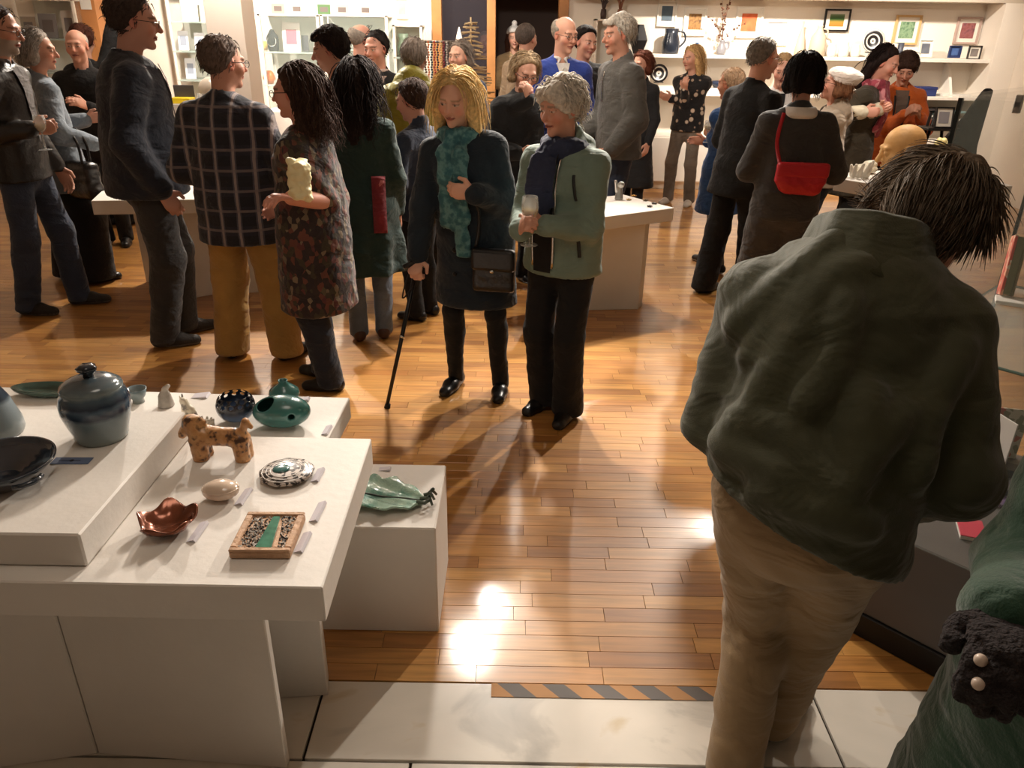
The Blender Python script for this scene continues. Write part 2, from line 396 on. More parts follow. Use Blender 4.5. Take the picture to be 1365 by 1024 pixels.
# walls
Yb = 9.78
wb = join(bxg((-6.6, Yb, 0), (-.97, Yb + .15, CEIL)), bxg((.57, Yb, 0), (5.75, Yb + .15, CEIL)), bxg((-.97, Yb, 2.35), (.57, Yb + .15, CEIL)))
tag(mk('wall_back', wb, white_wall, smooth=False), kind='structure')
tag(box('wall_left', (-6.7, -2, 0), (-6.55, 12.6, CEIL), white_wall), kind='structure')
tag(box('wall_right', (5.6, -2, 0), (5.75, 12.6, CEIL), white_wall), kind='structure')
tag(box('wall_front', (-6.6, -2.15, 0), (5.75, -2, CEIL), mat('dark_entry_wall', (120, 108, 98), .9)), kind='structure')
tag(box('wall_lobby', (-6.6, 12.5, 0), (5.75, 12.65, CEIL), mat('taupe_lobby_wall', (120, 104, 98), .9)), kind='structure')
tag(box('ceiling', (-6.6, -2.1, CEIL), (5.75, 12.6, CEIL + .1), ceil_m), kind='structure')
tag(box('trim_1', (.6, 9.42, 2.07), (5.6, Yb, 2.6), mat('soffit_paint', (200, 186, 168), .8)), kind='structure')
tag(box('trim_2', (5.33, 9.4, 0), (5.6, Yb, 2.07), white_wall), kind='structure')
oak = mat('oak_frame', (176, 122, 70), .45, var=(5, .15), bump=(14, .1, (12, 12, 1)))
dark_glass = mat('dark_doorway_glass', (70, 66, 72), .08, spec=.6, alpha=.35)
d = empty('door_1', (0, 0, 0)); tag(d, 'oak framed glass doorway in the back wall', None, None, 'structure')
for x0, x1 in [(-.99, -.88), (-.36, -.26), (.46, .57)]: box('jamb', (x0, 9.72, 0), (x1, 9.94, 2.35), oak, d)
box('lintel', (-.99, 9.72, 2.3), (.57, 9.94, 2.42), oak, d); box('pane', (-.88, 9.82, .05), (-.36, 9.828, 2.3), dark_glass, d, bev=0)
# white pillar, timber post, right-hand panel
tag(box('trim_3', (-2.75, 7.45, 0), (-2.42, 7.8, CEIL), mat('pillar_paint', (236, 226, 216), .7)), kind='structure')
tag(box('trim_4', (-4.98, 9.5, 0), (-4.72, 9.75, CEIL), mat('orange_timber', (190, 128, 76), .5, var=(4, .12))), kind='structure')
bp_ = box('leaning_board', (0, 0, 0), (.04, .7, 1.75), mat('tan_board', (170, 132, 96), .7), bev=.004); bp_.location = (5.55, 7.3, 0); tag(bp_, 'tall tan board leaning on the right wall behind the glass case', 'board')

# ================================================================ DISPLAY TABLES AND PLINTHS
def table(label, poly, z, th, legs, loc=(0, 0)):
    t = empty('display_table', (loc[0], loc[1], 0), 0, label, 'table', 'white display tables')
    mk('tabletop', bevel_prism(poly, z - th, z), paint, t, smooth=False)
    for lg in legs: mk('leg_panel', bevel_prism(lg, 0, z - th), paint, t, smooth=False)
    return t
def bevel_prism(poly, z0, z1, b=.003):
    V, F = prism(poly, z0, z1); bm = bmesh.new(); vs = [bm.verts.new(v) for v in V]
    for f in F: bm.faces.new([vs[i] for i in f])
    bmesh.ops.recalc_face_normals(bm, faces=bm.faces[:]); bmesh.ops.bevel(bm, geom=bm.edges[:], offset=b, segments=1, affect='EDGES')
    bm.verts.index_update(); r = ([tuple(v.co) for v in bm.verts], [tuple(v.index for v in f.verts) for f in bm.faces]); bm.free(); return r
def sub(poly, l): return [(x - l[0], y - l[1]) for x, y in poly]
l0 = (-.9, 1.5)
table('near white display table with horse and mosaic tile on top', sub([(-1.75, 1.205), (-.367, 1.2), (-.375, 1.805), (-1.75, 1.81)], l0), .75, .088,
      [sub([(-1.075, 1.418), (-.567, 1.384), (-.567, 1.41), (-1.075, 1.45)], l0), sub([(-1.7, 1.29), (-1.078, 1.418), (-1.078, 1.45), (-1.7, 1.33)], l0), sub([(-1.2, 1.56), (-.514, 1.625), (-.53, 1.7), (-1.2, 1.66)], l0)], l0)
l1 = (-1.2, 2.0)
table('low white display table behind the near table with teal and blue pots', sub([(-1.95, 1.835), (-.517, 1.835), (-.506, 2.152), (-1.95, 2.195)], l1), .70, .07, [sub([(-1.8, 1.9), (-.7, 1.9), (-.7, 2.05), (-1.8, 2.08)], l1)], l1)
def plinth(label, lo, hi, rz=0):
    c = ((lo[0] + hi[0]) / 2, (lo[1] + hi[1]) / 2, lo[2]); hx, hy = (hi[0] - lo[0]) / 2, (hi[1] - lo[1]) / 2
    o = mk('display_plinth', bevel_prism([(-hx, -hy), (hx, -hy), (hx, hy), (-hx, hy)], 0, hi[2] - lo[2], .004), paint, loc=c, rz=rz, smooth=False)
    return tag(o, label, 'plinth')
plinth('white riser box carrying the lidded jar and dark bowl', (-1.74, 1.25, .7505), (-.855, 1.79, .83))
plinth('low white plinth holding the green leaf plate', (-.62, 1.888, 0), (-.22, 2.255, .40))
l2 = (.5, 5.0)
A_, B_, C_ = v3(-.095, 4.753), v3(.096, 4.472), v3(1.045, 5.041); D_ = A_ + C_ - B_
ct = [tuple(p) for p in (A_, B_, C_, D_)]; u_ = nrm(C_ - B_); w_ = nrm(A_ - B_)
def cp(a, b): return tuple(B_ + u_ * a + w_ * b)
table('white centre display table behind the woman in the sage jacket', sub([cp(0, 0), cp(1.1, 0), cp(1.1, .5), cp(0, .5)], l2), .70, .085,
      [sub([(.40, 4.98), (.86, 5.03), (.9, 5.11), (.4, 5.11)], l2), sub([(.12, 4.80), (.16, 4.77), (.33, 5.05), (.29, 5.08)], l2)], l2)
l3 = (-2.1, 5.3)
table('white display table behind the tall man in the navy jacket', sub([(-2.72, 4.94), (-1.3, 5.16), (-1.4, 5.75), (-2.92, 5.66)], l3), .70, .09,
      [sub([(-2.32, 5.04), (-2.1, 5.2), (-1.5, 5.3), (-1.5, 5.4), (-2.2, 5.5)], l3), sub([(-2.72, 5.45), (-2.66, 5.43), (-2.4, 5.5), (-2.4, 5.55)], l3)], l3)
l4 = (2.7, 5.45)
table('white display table carrying the bald clay head', sub([(2.19, 5.39), (2.36, 5.18), (3.3, 5.2), (3.3, 5.75), (2.45, 5.72)], l4), .85, .085, [sub([(2.5, 5.4), (3.1, 5.4), (3.1, 5.55), (2.5, 5.55)], l4)], l4)

# ================================================================ CERAMICS ON THE NEAR TABLES
glaze_blue = mat('jar_glaze', (90, 110, 120), .18, coat=.6, pattern=p_bands(2, [(0, (124, 126, 116)), (.12, (122, 134, 134)), (.44, (104, 122, 130)), (.5, (40, 54, 74)), (.6, (78, 98, 114)), (.65, (34, 46, 62)), (.74, (70, 88, 100)), (.8, (122, 134, 134)), (.86, (84, 98, 104)), (1, (34, 40, 48))], 0, .155, .012))
dk_glaze = mat('dark_bowl_glaze', (32, 40, 50), .14, coat=.8, var=(9, .4))
teal_gl = mat('teal_glaze', (54, 108, 104), .25, coat=.5, var=(8, .18), bump=(40, .03))
dark_in = mat('dark_hollow', (14, 16, 18), .8)
def L3(p, z=0): return (p[0], p[1], p[2] + z)
def ceramic(name, label, VF, m, loc, cat, rz=0., group=None, smooth=True):
    return tag(mk(name, VF, m, loc=loc, rz=rz, smooth=smooth), label, cat, group)
# lidded jar
p = onz(137, 582, .83); p = (p[0], p[1], .8305)
jar = empty('lidded_jar', p, 0, 'blue and grey glazed lidded jar on the white riser', 'jar', 'ceramics on the near tables'); jar.scale = (1, 1, 1.14)
mk('body', lathe([(.001, 0), (.057, 0), (.06, .006), (.062, .018), (.072, .045), (.079, .07), (.079, .088), (.074, .104), (.068, .112), (.07, .118), (.064, .119), (.06, .110), (.07, .09), (.06, .03), (.001, .02)], 36), glaze_blue, jar)
lid = mk('lid', lathe([(.001, .114), (.066, .114), (.069, .118), (.068, .124), (.055, .133), (.035, .140), (.018, .142), (.001, .142)], 36), glaze_blue, jar)
mk('knob', lathe([(.001, .140), (.012, .140), (.011, .148), (.02, .156), (.022, .163), (.014, .168), (.001, .168)], 20, lambda a, z: .12 * math.cos(5 * a) * (z > .15)), dk_glaze, lid)
p = onz(-6, 578, .83)
jug = empty('stoneware_jug', (p[0], p[1], .8305), .0, 'grey stoneware jug with dark neck at the left edge of the riser', 'jug', 'ceramics on the near tables')
mk('body', lathe([(.001, 0), (.062, 0), (.067, .01), (.066, .03), (.05, .09), (.034, .125), (.03, .15), (.036, .175), (.032, .175), (.026, .15), (.03, .12), (.001, .02)], 32, lambda a, z: (.35 * max(0, math.cos(a)) ** 6 * max(0, z - .15) / .025)), mat('jug_glaze', (120, 130, 134), .3, coat=.4, pattern=p_bands(2, [(0, (112, 118, 116)), (.5, (126, 138, 144)), (.56, (30, 44, 58)), (1, (36, 54, 68))], 0, .18, .01)), jug)
mk('handle', tube([(-.03, 0, .165), (-.075, 0, .15), (-.085, 0, .1), (-.056, 0, .06)], [.008, .009, .009, .008]), dk_glaze, jug)
p = onz(8, 640, .83)
bw = empty('glazed_bowl', (p[0], p[1], .8305), .2, 'wide dark glazed bowl with throwing rings on the riser', 'bowl', 'ceramics on the near tables')
prof = [(.001, 0), (.06, 0), (.068, .006), (.098, .036), (.108, .046), (.109, .051), (.104, .05)] + [(.1 - .0075 * i, .044 - .0034 * i - (.0034 if i % 2 else 0)) for i in range(11)] + [(.012, .007), (.001, .007)]
mk('body', lathe(prof, 44), dk_glaze, bw)
for s_ in (-.75, math.pi - .75):
    mk('lug', xf(tube([(.1, -.03, .03), (.116, -.018, .034), (.122, 0, .035), (.116, .018, .034), (.1, .03, .03)], .006), Matrix.Rotation(s_, 4, 'Z')), dk_glaze, bw)
# price cards
card_print = lambda nt, oc: (lambda s, a: (nt.links.new(oc, s.inputs[0]), nt.links.new(s.outputs[0], a.inputs[0]), ramp(nt, a.outputs[0], [(0, (206, 200, 206)), (.0055, (132, 126, 142))]))[-1])(nt.nodes.new('ShaderNodeSeparateXYZ'), (lambda q: (setattr(q, 'operation', 'PINGPONG'), q.inputs[1].__setattr__('default_value', .0066), q)[-1])(nt.nodes.new('ShaderNodeMath')))
card_m = mat('card_print', (205, 198, 205), .7, pattern=card_print)
card_w = mat('card_white', (214, 208, 212), .7)
def card(label, px, py, z, L_=.062, w=.02, rz=0.):
    L_ *= 1.15
    p = onz(px, py, z)
    V = [(-w / 2, -L_ / 2, .0006), (w / 2 - .004, -L_ / 2, .007), (w / 2, -L_ / 2, .0006), (-w / 2, L_ / 2, .0006), (w / 2 - .004, L_ / 2, .007), (w / 2, L_ / 2, .0006)]
    F = [(0, 1, 4, 3), (1, 2, 5, 4), (2, 0, 3, 5), (0, 2, 1), (3, 4, 5)]
    o = mk('price_card', (V, F), card_m, loc=(p[0], p[1], z), rz=rz, smooth=False); return tag(o, label, 'card', 'price cards on the tables')
card('price card beside the copper bowl', 264, 710, .7505, rz=-.05)
card('price card beside the pale pebble', 325, 663, .7505, .058, rz=-.05)
card('price card right of the patterned disc', 424, 634, .7505, .052, rz=-.05)
card('price card between the disc and the mosaic tile', 424, 683, .7505, .066, rz=-.05)
card('price card right of the mosaic tile', 404, 724, .7505, .06, rz=-.05)
card('price card behind the grey figurines on the low table', 268, 528, .7005, .03, .05, rz=0)
card('price card right of the teal pebble pot', 436, 574, .7005, .045, rz=-.05)
card('price card beside the small teal vase on the low table', 404, 533, .7005, .02, .04)
card('price card behind the green leaf plate', 513, 626, .4005, .02, .04)
bc = onz(96, 615, .83)
bcd = empty('name_card', (bc[0], bc[1], .8308), .03, 'blue name card with a dark dot by the dark bowl', 'card')
box('sheet', (-.043, -.0145, 0), (.043, .0145, .0012), mat('card_blue', (96, 112, 142), .6), bcd, bev=0)
mk('dot', lathe([(.001, .0012), (.005, .0012), (.005, .0016), (.001, .0016)], 14), mat('card_dot', (30, 30, 40), .6), bcd)
box('printed_line', (-.03, -.002, .0012), (.02, .002, .0014), mat('card_line', (60, 70, 96), .6), bcd, bev=0)
# horse (faces left in the view)
f = Field((-.1, -.035, -.005), (.1, .035, .115), .0022)
f.cap((-.04, 0, .062), (.055, 0, .058), .025, .024, .012); f.cap((-.046, 0, .066), (-.06, 0, .096), .026, .021, .012)
f.cap((-.064, 0, .1), (-.09, 0, .062), .017, .011, .01); f.cap((-.03, 0, .1), (-.056, 0, .116), .006, .008, .008); f.cap((-.06, .007, .1), (-.06, .008, .11), .005, .003, .004); f.cap((-.06, -.007, .1), (-.06, -.008, .11), .005, .003, .004)
for s_ in (-1, 1):
    f.cap((-.05, s_ * .011, .05), (-.045, s_ * .012, .0), .02, .021, .008); f.cap((.058, s_ * .011, .05), (.062, s_ * .012, .0), .02, .019, .008)
f.cap((.062, 0, .07), (.076, 0, .104), .011, .009, .008); f.cap((.076, 0, .104), (.088, 0, .09), .009, .006, .006)
f.cap((-.045, 0, .108), (-.035, 0, .082), .008, .01, .006); f.noise(.0012, 160, 1); f.cut((0, 0, -1), 0, .002)
hm = mat('horse_glaze', (180, 130, 80), .4, coat=.25, pattern=p_noise(38, [(0, (40, 30, 26)), (.38, (84, 56, 36)), (.45, (182, 128, 76)), (.6, (200, 150, 98)), (.7, (96, 66, 44)), (1, (60, 46, 40))], (1, 1, 1), 3))
p = onz(293, 612, .75); ceramic('horse_figurine', 'ochre speckled ceramic horse figurine on the near table', f.mesh(), hm, (p[0], p[1] + .01, .7505), 'figurine', -.03, 'ceramics on the near tables')
# patterned disc
p = onz(383, 634, .75); dsc = empty('ceramic_disc', (p[0], p[1], .7505), .3, 'round patterned black and white ceramic disc with teal centre', 'ceramic disc', 'ceramics on the near tables')
mk('body', lathe([(.001, 0), (.05, 0), (.064, .007), (.066, .011), (.06, .015), (.03, .018), (.001, .019)], 40, lambda a, z: .02 * math.sin(9 * a + z * 90)), mat('disc_glaze', (120, 110, 104), .3, pattern=p_noise(70, [(0, (30, 26, 24)), (.46, (52, 44, 40)), (.5, (190, 180, 172)), (1, (216, 208, 200))], (1, 1, 1), 2), metal=.2), dsc)
for r_ in (.056, .046, .036): mk('ring', xf(tube([(r_ * math.cos(a * .2617) - .003, r_ * math.sin(a * .2617), .0175 - (r_ - .03) * .1) for a in range(25)], .0016, 5), Matrix()), mat('disc_ring', (206, 198, 190), .3), dsc)
mk('centre', sphere((-.012, .004, .018), (.022, .02, .005), 18), teal_gl, dsc)
# pale lidded pebble
p = onz(296, 664, .75); pb = empty('ceramic_pebble', (p[0], p[1], .7505), 0, 'pale glossy egg-shaped ceramic pebble on the near table', 'ceramic pebble', 'ceramics on the near tables')
pm_ = mat('pebble_glaze', (214, 192, 172), .15, coat=.7, var=(14, .08))
mk('body', sphere((0, 0, .022), (.043, .034, .022), 26, 14), pm_, pb); mk('rim', tube([(.041 * math.cos(a * .3), .032 * math.sin(a * .3), .028) for a in range(22)], .0022, 6), pm_, pb)
# copper bowl with wavy petals
p = onz(226, 706, .75); n_ = 48; prof = [(.02, 0), (.034, .004), (.052, .018), (.06, .034), (.056, .034), (.046, .018), (.028, .008), (.001, .006)]
V, F = lathe([(.001, 0)] + prof, n_, lambda a, z: .1 * math.cos(5 * a + .4) * min(1, z / .03) + .02 * math.sin(11 * a))
V = [(x, y, z + (.008 * math.sin(5 * math.atan2(y, x) + 1.2) if z > .02 else 0)) for x, y, z in V]
ceramic('petal_bowl', 'copper-brown petal edged bowl on the near table', (V, F), mat('copper_glaze', (124, 70, 48), .22, .55, var=(20, .35), coat=.3), (p[0], p[1], .7505), 'bowl', .6, 'ceramics on the near tables')
# mosaic tile with gravel
tl = [onz(*q, .765) for q in [(311, 738), (377, 742), (401, 686), (340, 683)]]; tc_ = (sum(q[0] for q in tl) / 4, sum(q[1] for q in tl) / 4)
mt = empty('mosaic_tile', (tc_[0], tc_[1], .7505), .02, 'square clay tile with gravel mosaic and a green glass strip', 'tile', 'ceramics on the near tables')
clay = mat('pale_clay', (196, 156, 122), .6, bump=(80, .3), var=(30, .12))
mk('slab', bevel_prism([(-.063, -.07), (.063, -.07), (.063, .07), (-.063, .07)], 0, .018, .003), clay, mt, smooth=False)
for lo, hi in [((-.063, -.07), (.063, -.058)), ((-.063, .058), (.063, .07)), ((-.063, -.058), (-.049, .058)), ((.049, -.058), (.063, .058))]: box('rim', (lo[0], lo[1], .016), (hi[0], hi[1], .023), clay, mt, bev=.002)
mk('green_strip', bevel_prism([(-.012, -.056), (.022, -.056), (.012, .056), (-.004, .056)], .016, .0205, .001), mat('green_glass_strip', (70, 128, 106), .12, coat=.6, var=(60, .3)), mt, smooth=False)
mk('clay_strip', bevel_prism([(.024, -.056), (.034, -.056), (.024, .02), (.018, .02)], .016, .0215, .001), clay, mt, smooth=False)
ico = bmesh.new(); bmesh.ops.create_icosphere(ico, subdivisions=1, radius=1); iv = np.array([v.co[:] for v in ico.verts]); if_ = np.array([[v.index for v in q.verts] for q in ico.faces]); ico.free()
pt = []
while len(pt) < 420:
    x, y_ = random.uniform(-.047, .047), random.uniform(-.056, .056); k_ = (y_ + .056) / .112
    if -.013 + .008 * k_ < x < .035 - .02 * k_: continue
    pt.append((iv * np.array([random.uniform(.0016, .003) for _ in range(3)]) + np.array([x, y_, .0185]), if_))
gv = mk('gravel', npjoin(pt), mat('gravel', (150, 145, 140), .3, pattern=p_voronoi(220, [(0, (30, 28, 28)), (.35, (200, 196, 190)), (.6, (90, 84, 80)), (.75, (226, 222, 216))])), mt, smooth=False); tag(gv, kind='stuff')
# low table: pierced ball
f = Field((-.06, -.06, -.004), (.06, .06, .11), .0022); f.ell((0, 0, .052), (.055, .055, .05), k=.004); f.ell((0, 0, .056), (.0495, .0495, .046), k=.004, neg=True)
for j, (zz, n_) in enumerate([(.066, 13), (.078, 12), (.09, 9), (.1, 4)]):
    rr = math.sqrt(max(0, 1 - ((zz - .052) / .05) ** 2)) * .055
    for i in range(n_):
        a = 6.283 * (i + .5 * (j % 2)) / n_; f.ell((rr * math.cos(a), rr * math.sin(a), zz), (.0068, .0068, .0055), k=.002, neg=True)
f.ell((0, 0, .112), (.03, .03, .016), k=.004, neg=True)
p = onz(314, 566, .70); ceramic('pierced_ball', 'dark blue pierced round ceramic ball pot with fretwork top', f.mesh(), mat('pierced_glaze', (60, 80, 110), .22, coat=.5, pattern=p_bands(2, [(0, (96, 110, 124)), (.35, (66, 92, 128)), (.6, (34, 40, 52)), (1, (30, 28, 30))], 0, .1, .015)), (p[0], p[1] + .02, .7005), 'pot', 0, 'ceramics on the near tables')
# teal pebble pot with holes
f = Field((-.1, -.07, -.004), (.1, .07, .105), .0025); f.ell((0, 0, .046), (.082, .055, .047), k=.004); f.ell((0, 0, .048), (.075, .048, .041), k=.004, neg=True)
for c, r_ in [((-.04, -.02, .082), .026), ((.04, -.052, .05), .012), ((-.022, -.056, .05), .004), ((-.016, -.057, .042), .003), ((.06, -.03, .068), .004), ((.0, -.03, .089), .003), ((.018, -.028, .088), .004), ((-.03, -.054, .044), .003), ((.078, -.02, .06), .006)]: f.ell(c, (r_, r_, r_), k=.003, neg=True)
f.cut((0, 0, -1), 0, .003); p = onz(374, 574, .70)
ceramic('pebble_pot', 'teal glazed pebble pot pierced with round holes', f.mesh(), teal_gl, (p[0], p[1] + .03, .7005), 'pot', .05, 'ceramics on the near tables')
p = onz(376, 536, .70); ceramic('bud_vase', 'small teal bud vase with a dark mouth behind the pebble pot', lathe([(.001, 0), (.04, 0), (.048, .012), (.044, .026), (.025, .042), (.013, .052), (.015, .06), (.012, .06), (.009, .05), (.001, .02)], 28), teal_gl, (p[0], p[1] + .03, .7005), 'vase', 0, 'ceramics on the near tables')
p = onz(60, 532, .70); ceramic('leaf_dish', 'long dark green leaf-shaped dish behind the lidded jar', xf(lathe([(.001, 0), (.06, 0), (.095, .016), (.1, .026), (.096, .027), (.07, .012), (.001, .006)], 36), Matrix.Diagonal((1.15, .42, 1, 1))), mat('green_glaze', (52, 74, 66), .25, coat=.5, var=(10, .3)), (p[0], p[1] + .03, .7005), 'dish', 0, 'ceramics on the near tables')
p = onz(181, 540, .70); cupo = empty('small_cup', (p[0], p[1] + .02, .7005), 0, 'small blue-grey footed cup right of the lidded jar', 'cup', 'ceramics on the near tables')
mk('body', lathe([(.001, 0), (.018, 0), (.016, .012), (.024, .022), (.03, .045), (.027, .045), (.02, .024), (.001, .018)], 24), glaze_blue, cupo)
def figur(name, label, px, py, z, m, build, cat='figurine', rz=0., lo=(-.05, -.04, -.004), hi=(.05, .04, .13), h=.0024):
    f = Field(lo, hi, h); build(f); f.cut((0, 0, -1), 0, .002); p = onz(px, py, z); return ceramic(name, label, f.mesh(), m, (p[0], p[1], z + .0005), cat, rz, 'ceramics on the near tables')
grey_gl = mat('grey_speckle_glaze', (150, 142, 132), .45, var=(40, .25), coat=.2)
def fig1(f):
    f.cap((0, 0, .0), (0, 0, .03), .024, .018, .01); f.cap((0, 0, .03), (.004, 0, .055), .016, .009, .008); f.cap((.004, 0, .055), (.016, 0, .066), .008, .006, .004); f.noise(.001, 200, 2)
figur('bird_figurine', 'small grey hooded bird figurine on the low table', 222, 541, .70, grey_gl, fig1)
def fig2(f):
    f.cap((0, 0, .01), (0, 0, .05), .02, .015, .01); f.cap((0, 0, .055), (-.006, 0, .075), .012, .011, .006); f.cap((-.01, -.005, .08), (-.012, -.006, .094), .004, .002, .002); f.cap((-.01, .006, .08), (-.01, .007, .094), .004, .002, .002)
    f.cap((.012, 0, .05), (.02, 0, .014), .01, .012, .005); f.cap((-.012, -.008, .03), (-.014, -.008, .0), .007, .006, .004)
figur('cat_figurine', 'grey and white sitting cat figurine behind the horse', 253, 566, .70, mat('cat_glaze', (180, 172, 158), .35, coat=.3, pattern=p_noise(45, [(0, (52, 48, 46)), (.4, (120, 112, 104)), (.5, (206, 196, 176)), (1, (220, 210, 190))])), fig2)
def fig3(f):
    f.ell((0, 0, .018), (.042, .026, .02), k=.005)
    for i in range(16): a = .4 * i; f.cap((.036 * math.cos(a), .022 * math.sin(a), .024), (.04 * math.cos(a), .025 * math.sin(a), .036), .005, .003, .004)
    f.ell((.006, 0, .045), (.026, .014, .02), k=.004, neg=True)
figur('frilled_dish', 'pale frilled shell dish between the cat and the blue ball', 268, 576, .70, mat('shell_glaze', (196, 186, 170), .3, coat=.3, var=(30, .2)), fig3, 'dish')
# leaf plate on the plinth
f = Field((-.17, -.1, -.004), (.17, .1, .075), .0032); X, Y_, Z_ = f.xyz()
t_ = np.clip((X + .14) / .27, 0, 1); wd = .085 * np.sin(np.pi * np.clip(t_, .02, .98)) ** .55 * (1 + .1 * np.sin(X * 90)) + .002
sur = .008 + 2.6 * Y_ ** 2 + .35 * np.maximum(0, -X - .02) ** 1.2 + .003 * np.sin(Y_ * 110 + X * 40) - .004 * np.exp(-(Y_ / .004) ** 2)
d1 = np.abs(Z_ - sur) - .0045; d2 = np.abs(Y_ + 0 * Z_) - wd; d3 = np.abs(X + .005) - .135
f.D = np.maximum(np.maximum(d1, d2 * .7), d3 + 0 * Z_).astype(np.float32)
p = onz(515, 668, .40); lp = empty('leaf_plate', (p[0] - .01, p[1] + .0, .4045), -.12, 'turquoise glazed leaf-shaped plate with curled stalk on the low plinth', 'plate', 'ceramics on the near tables')
mk('body', f.mesh(), mat('leaf_glaze', (96, 150, 130), .14, coat=.8, pattern=p_noise(14, [(0, (40, 84, 80)), (.4, (92, 150, 134)), (.55, (168, 200, 182)), (1, (66, 118, 106))], (1, 1, 1), 5), bump=(50, .25)), lp)
mk('midrib', tube([(-.12, 0, .048), (-.06, 0, .02), (0, 0, .0115), (.08, .002, .011), (.12, -.004, .014)], [.002, .003, .003, .003, .002], 6), mat('leaf_rib', (52, 58, 54), .4), lp)
dkl = mat('leaf_stalk', (84, 96, 84), .4, coat=.3)
for s_ in range(3): mk('curl', tube([(.115 + .006 * s_, -.02 + .02 * s_, .016), (.14, -.028 + .026 * s_, .02), (.158, -.02 + .022 * s_, .03 + .006 * s_), (.15, -.008 + .018 * s_, .036), (.165, -.03 + .03 * s_, .016)], [.007, .006, .005, .005, .004], 7), dkl, lp)

# ================================================================ PEOPLE: signed-distance bodies, clothes and hair
def rotm(yaw=0, pitch=0, roll=0):
    """columns: right, forward, up; yaw turns to the right, pitch looks down"""
    y, p, r = map(math.radians, (yaw, pitch, roll))
    Rz = np.array([[math.cos(y), math.sin(y), 0], [-math.sin(y), math.cos(y), 0], [0, 0, 1]])
    Rx = np.array([[1, 0, 0], [0, math.cos(p), math.sin(p)], [0, -math.sin(p), math.cos(p)]])
    Ry = np.array([[math.cos(r), 0, math.sin(r)], [0, 1, 0], [-math.sin(r), 0, math.cos(r)]])
    return Rz @ Rx @ Ry
def ik(a, t, l1, l2, pole):
    d = t - a; L = np.linalg.norm(d); L2 = min(L, (l1 + l2) * .998); u = d / max(L, 1e-6); t = a + u * L2
    x = (l1 * l1 - l2 * l2 + L2 * L2) / (2 * L2); h = math.sqrt(max(0, l1 * l1 - x * x)); p = pole - u * pole.dot(u); p = nrm(p)
    return a + u * x + p * h, t
def skel(H, lean=0, side=0, twist=0, hy=0, hp=5, hr=0, hl=None, hrt=None, fl=None, fr=None, hips=(0, 0), el=None, er=None, drop=0., wide=1., headfwd=.0, footyaw=(8, 8), shz=.271, headz=.0):
    s = {}; P = v3(hips[0], hips[1], .522 * H - drop); R = rotm(twist, lean, side); u = R[:, 2]; r = R[:, 0]; fw = R[:, 1]
    s['P'] = P; s['W'] = P + u * .10 * H; s['C'] = P + u * .225 * H; s['N'] = P + u * .312 * H; s['R'] = R
    sc = P + u * shz * H; s['SL'] = sc - r * .099 * H * wide; s['SR'] = sc + r * .099 * H * wide
    RP = rotm(twist * .3, 0, 0); s['HL'] = P - RP[:, 0] * .052 * H; s['HR'] = P + RP[:, 0] * .052 * H
    Rh = rotm(hy + twist, hp, hr); s['Rh'] = Rh; s['hs'] = H / 1.7 * (1.0 if H > 1.5 else 1.04)
    s['head'] = s['N'] + nrm(u + v3(0, .15, .6)) * .052 * H + Rh[:, 2] * .058 * H + Rh[:, 1] * .012 * H + rotm(hy * .5 + twist)[:, 1] * headfwd + v3(0, 0, headz)
    ua, fa = .172 * H, .150 * H
    for k, tgt, pol, S_, sg in (('L', hl, el, 'SL', -1), ('R', hrt, er, 'SR', 1)):
        a = s[S_]
        if tgt is None: tgt = a + v3(sg * .06, .07, -.305 * H) + fw * .02
        tgt = np.array(tgt, float); pol = np.array(pol, float) if pol is not None else v3(sg * .5, -1, -.35)
        s['E' + k], s['A' + k] = ik(a, tgt, ua, fa, pol)
    for k, ft, sg, hp_, fy in (('L', fl, -1, 'HL', footyaw[0]), ('R', fr, 1, 'HR', footyaw[1])):
        ft = ft or (sg * .075, 0); an = v3(ft[0], ft[1], .048 * H + (ft[2] if len(ft) > 2 else 0)); s['K' + k], s['F' + k] = ik(s[hp_], an, .245 * H, .235 * H, v3(sg * .12, 1, 0)); s['Y' + k] = sg * fy + (ft[3] if len(ft) > 3 else 0)
    s['H'] = H; return s
def bounds(pts, m): pts = np.array(pts); return pts.min(0) - m, pts.max(0) + m
def headpt(s, x, y, z): return s['head'] + s['Rh'] @ (np.array([x, y, z], float) * s['hs'])
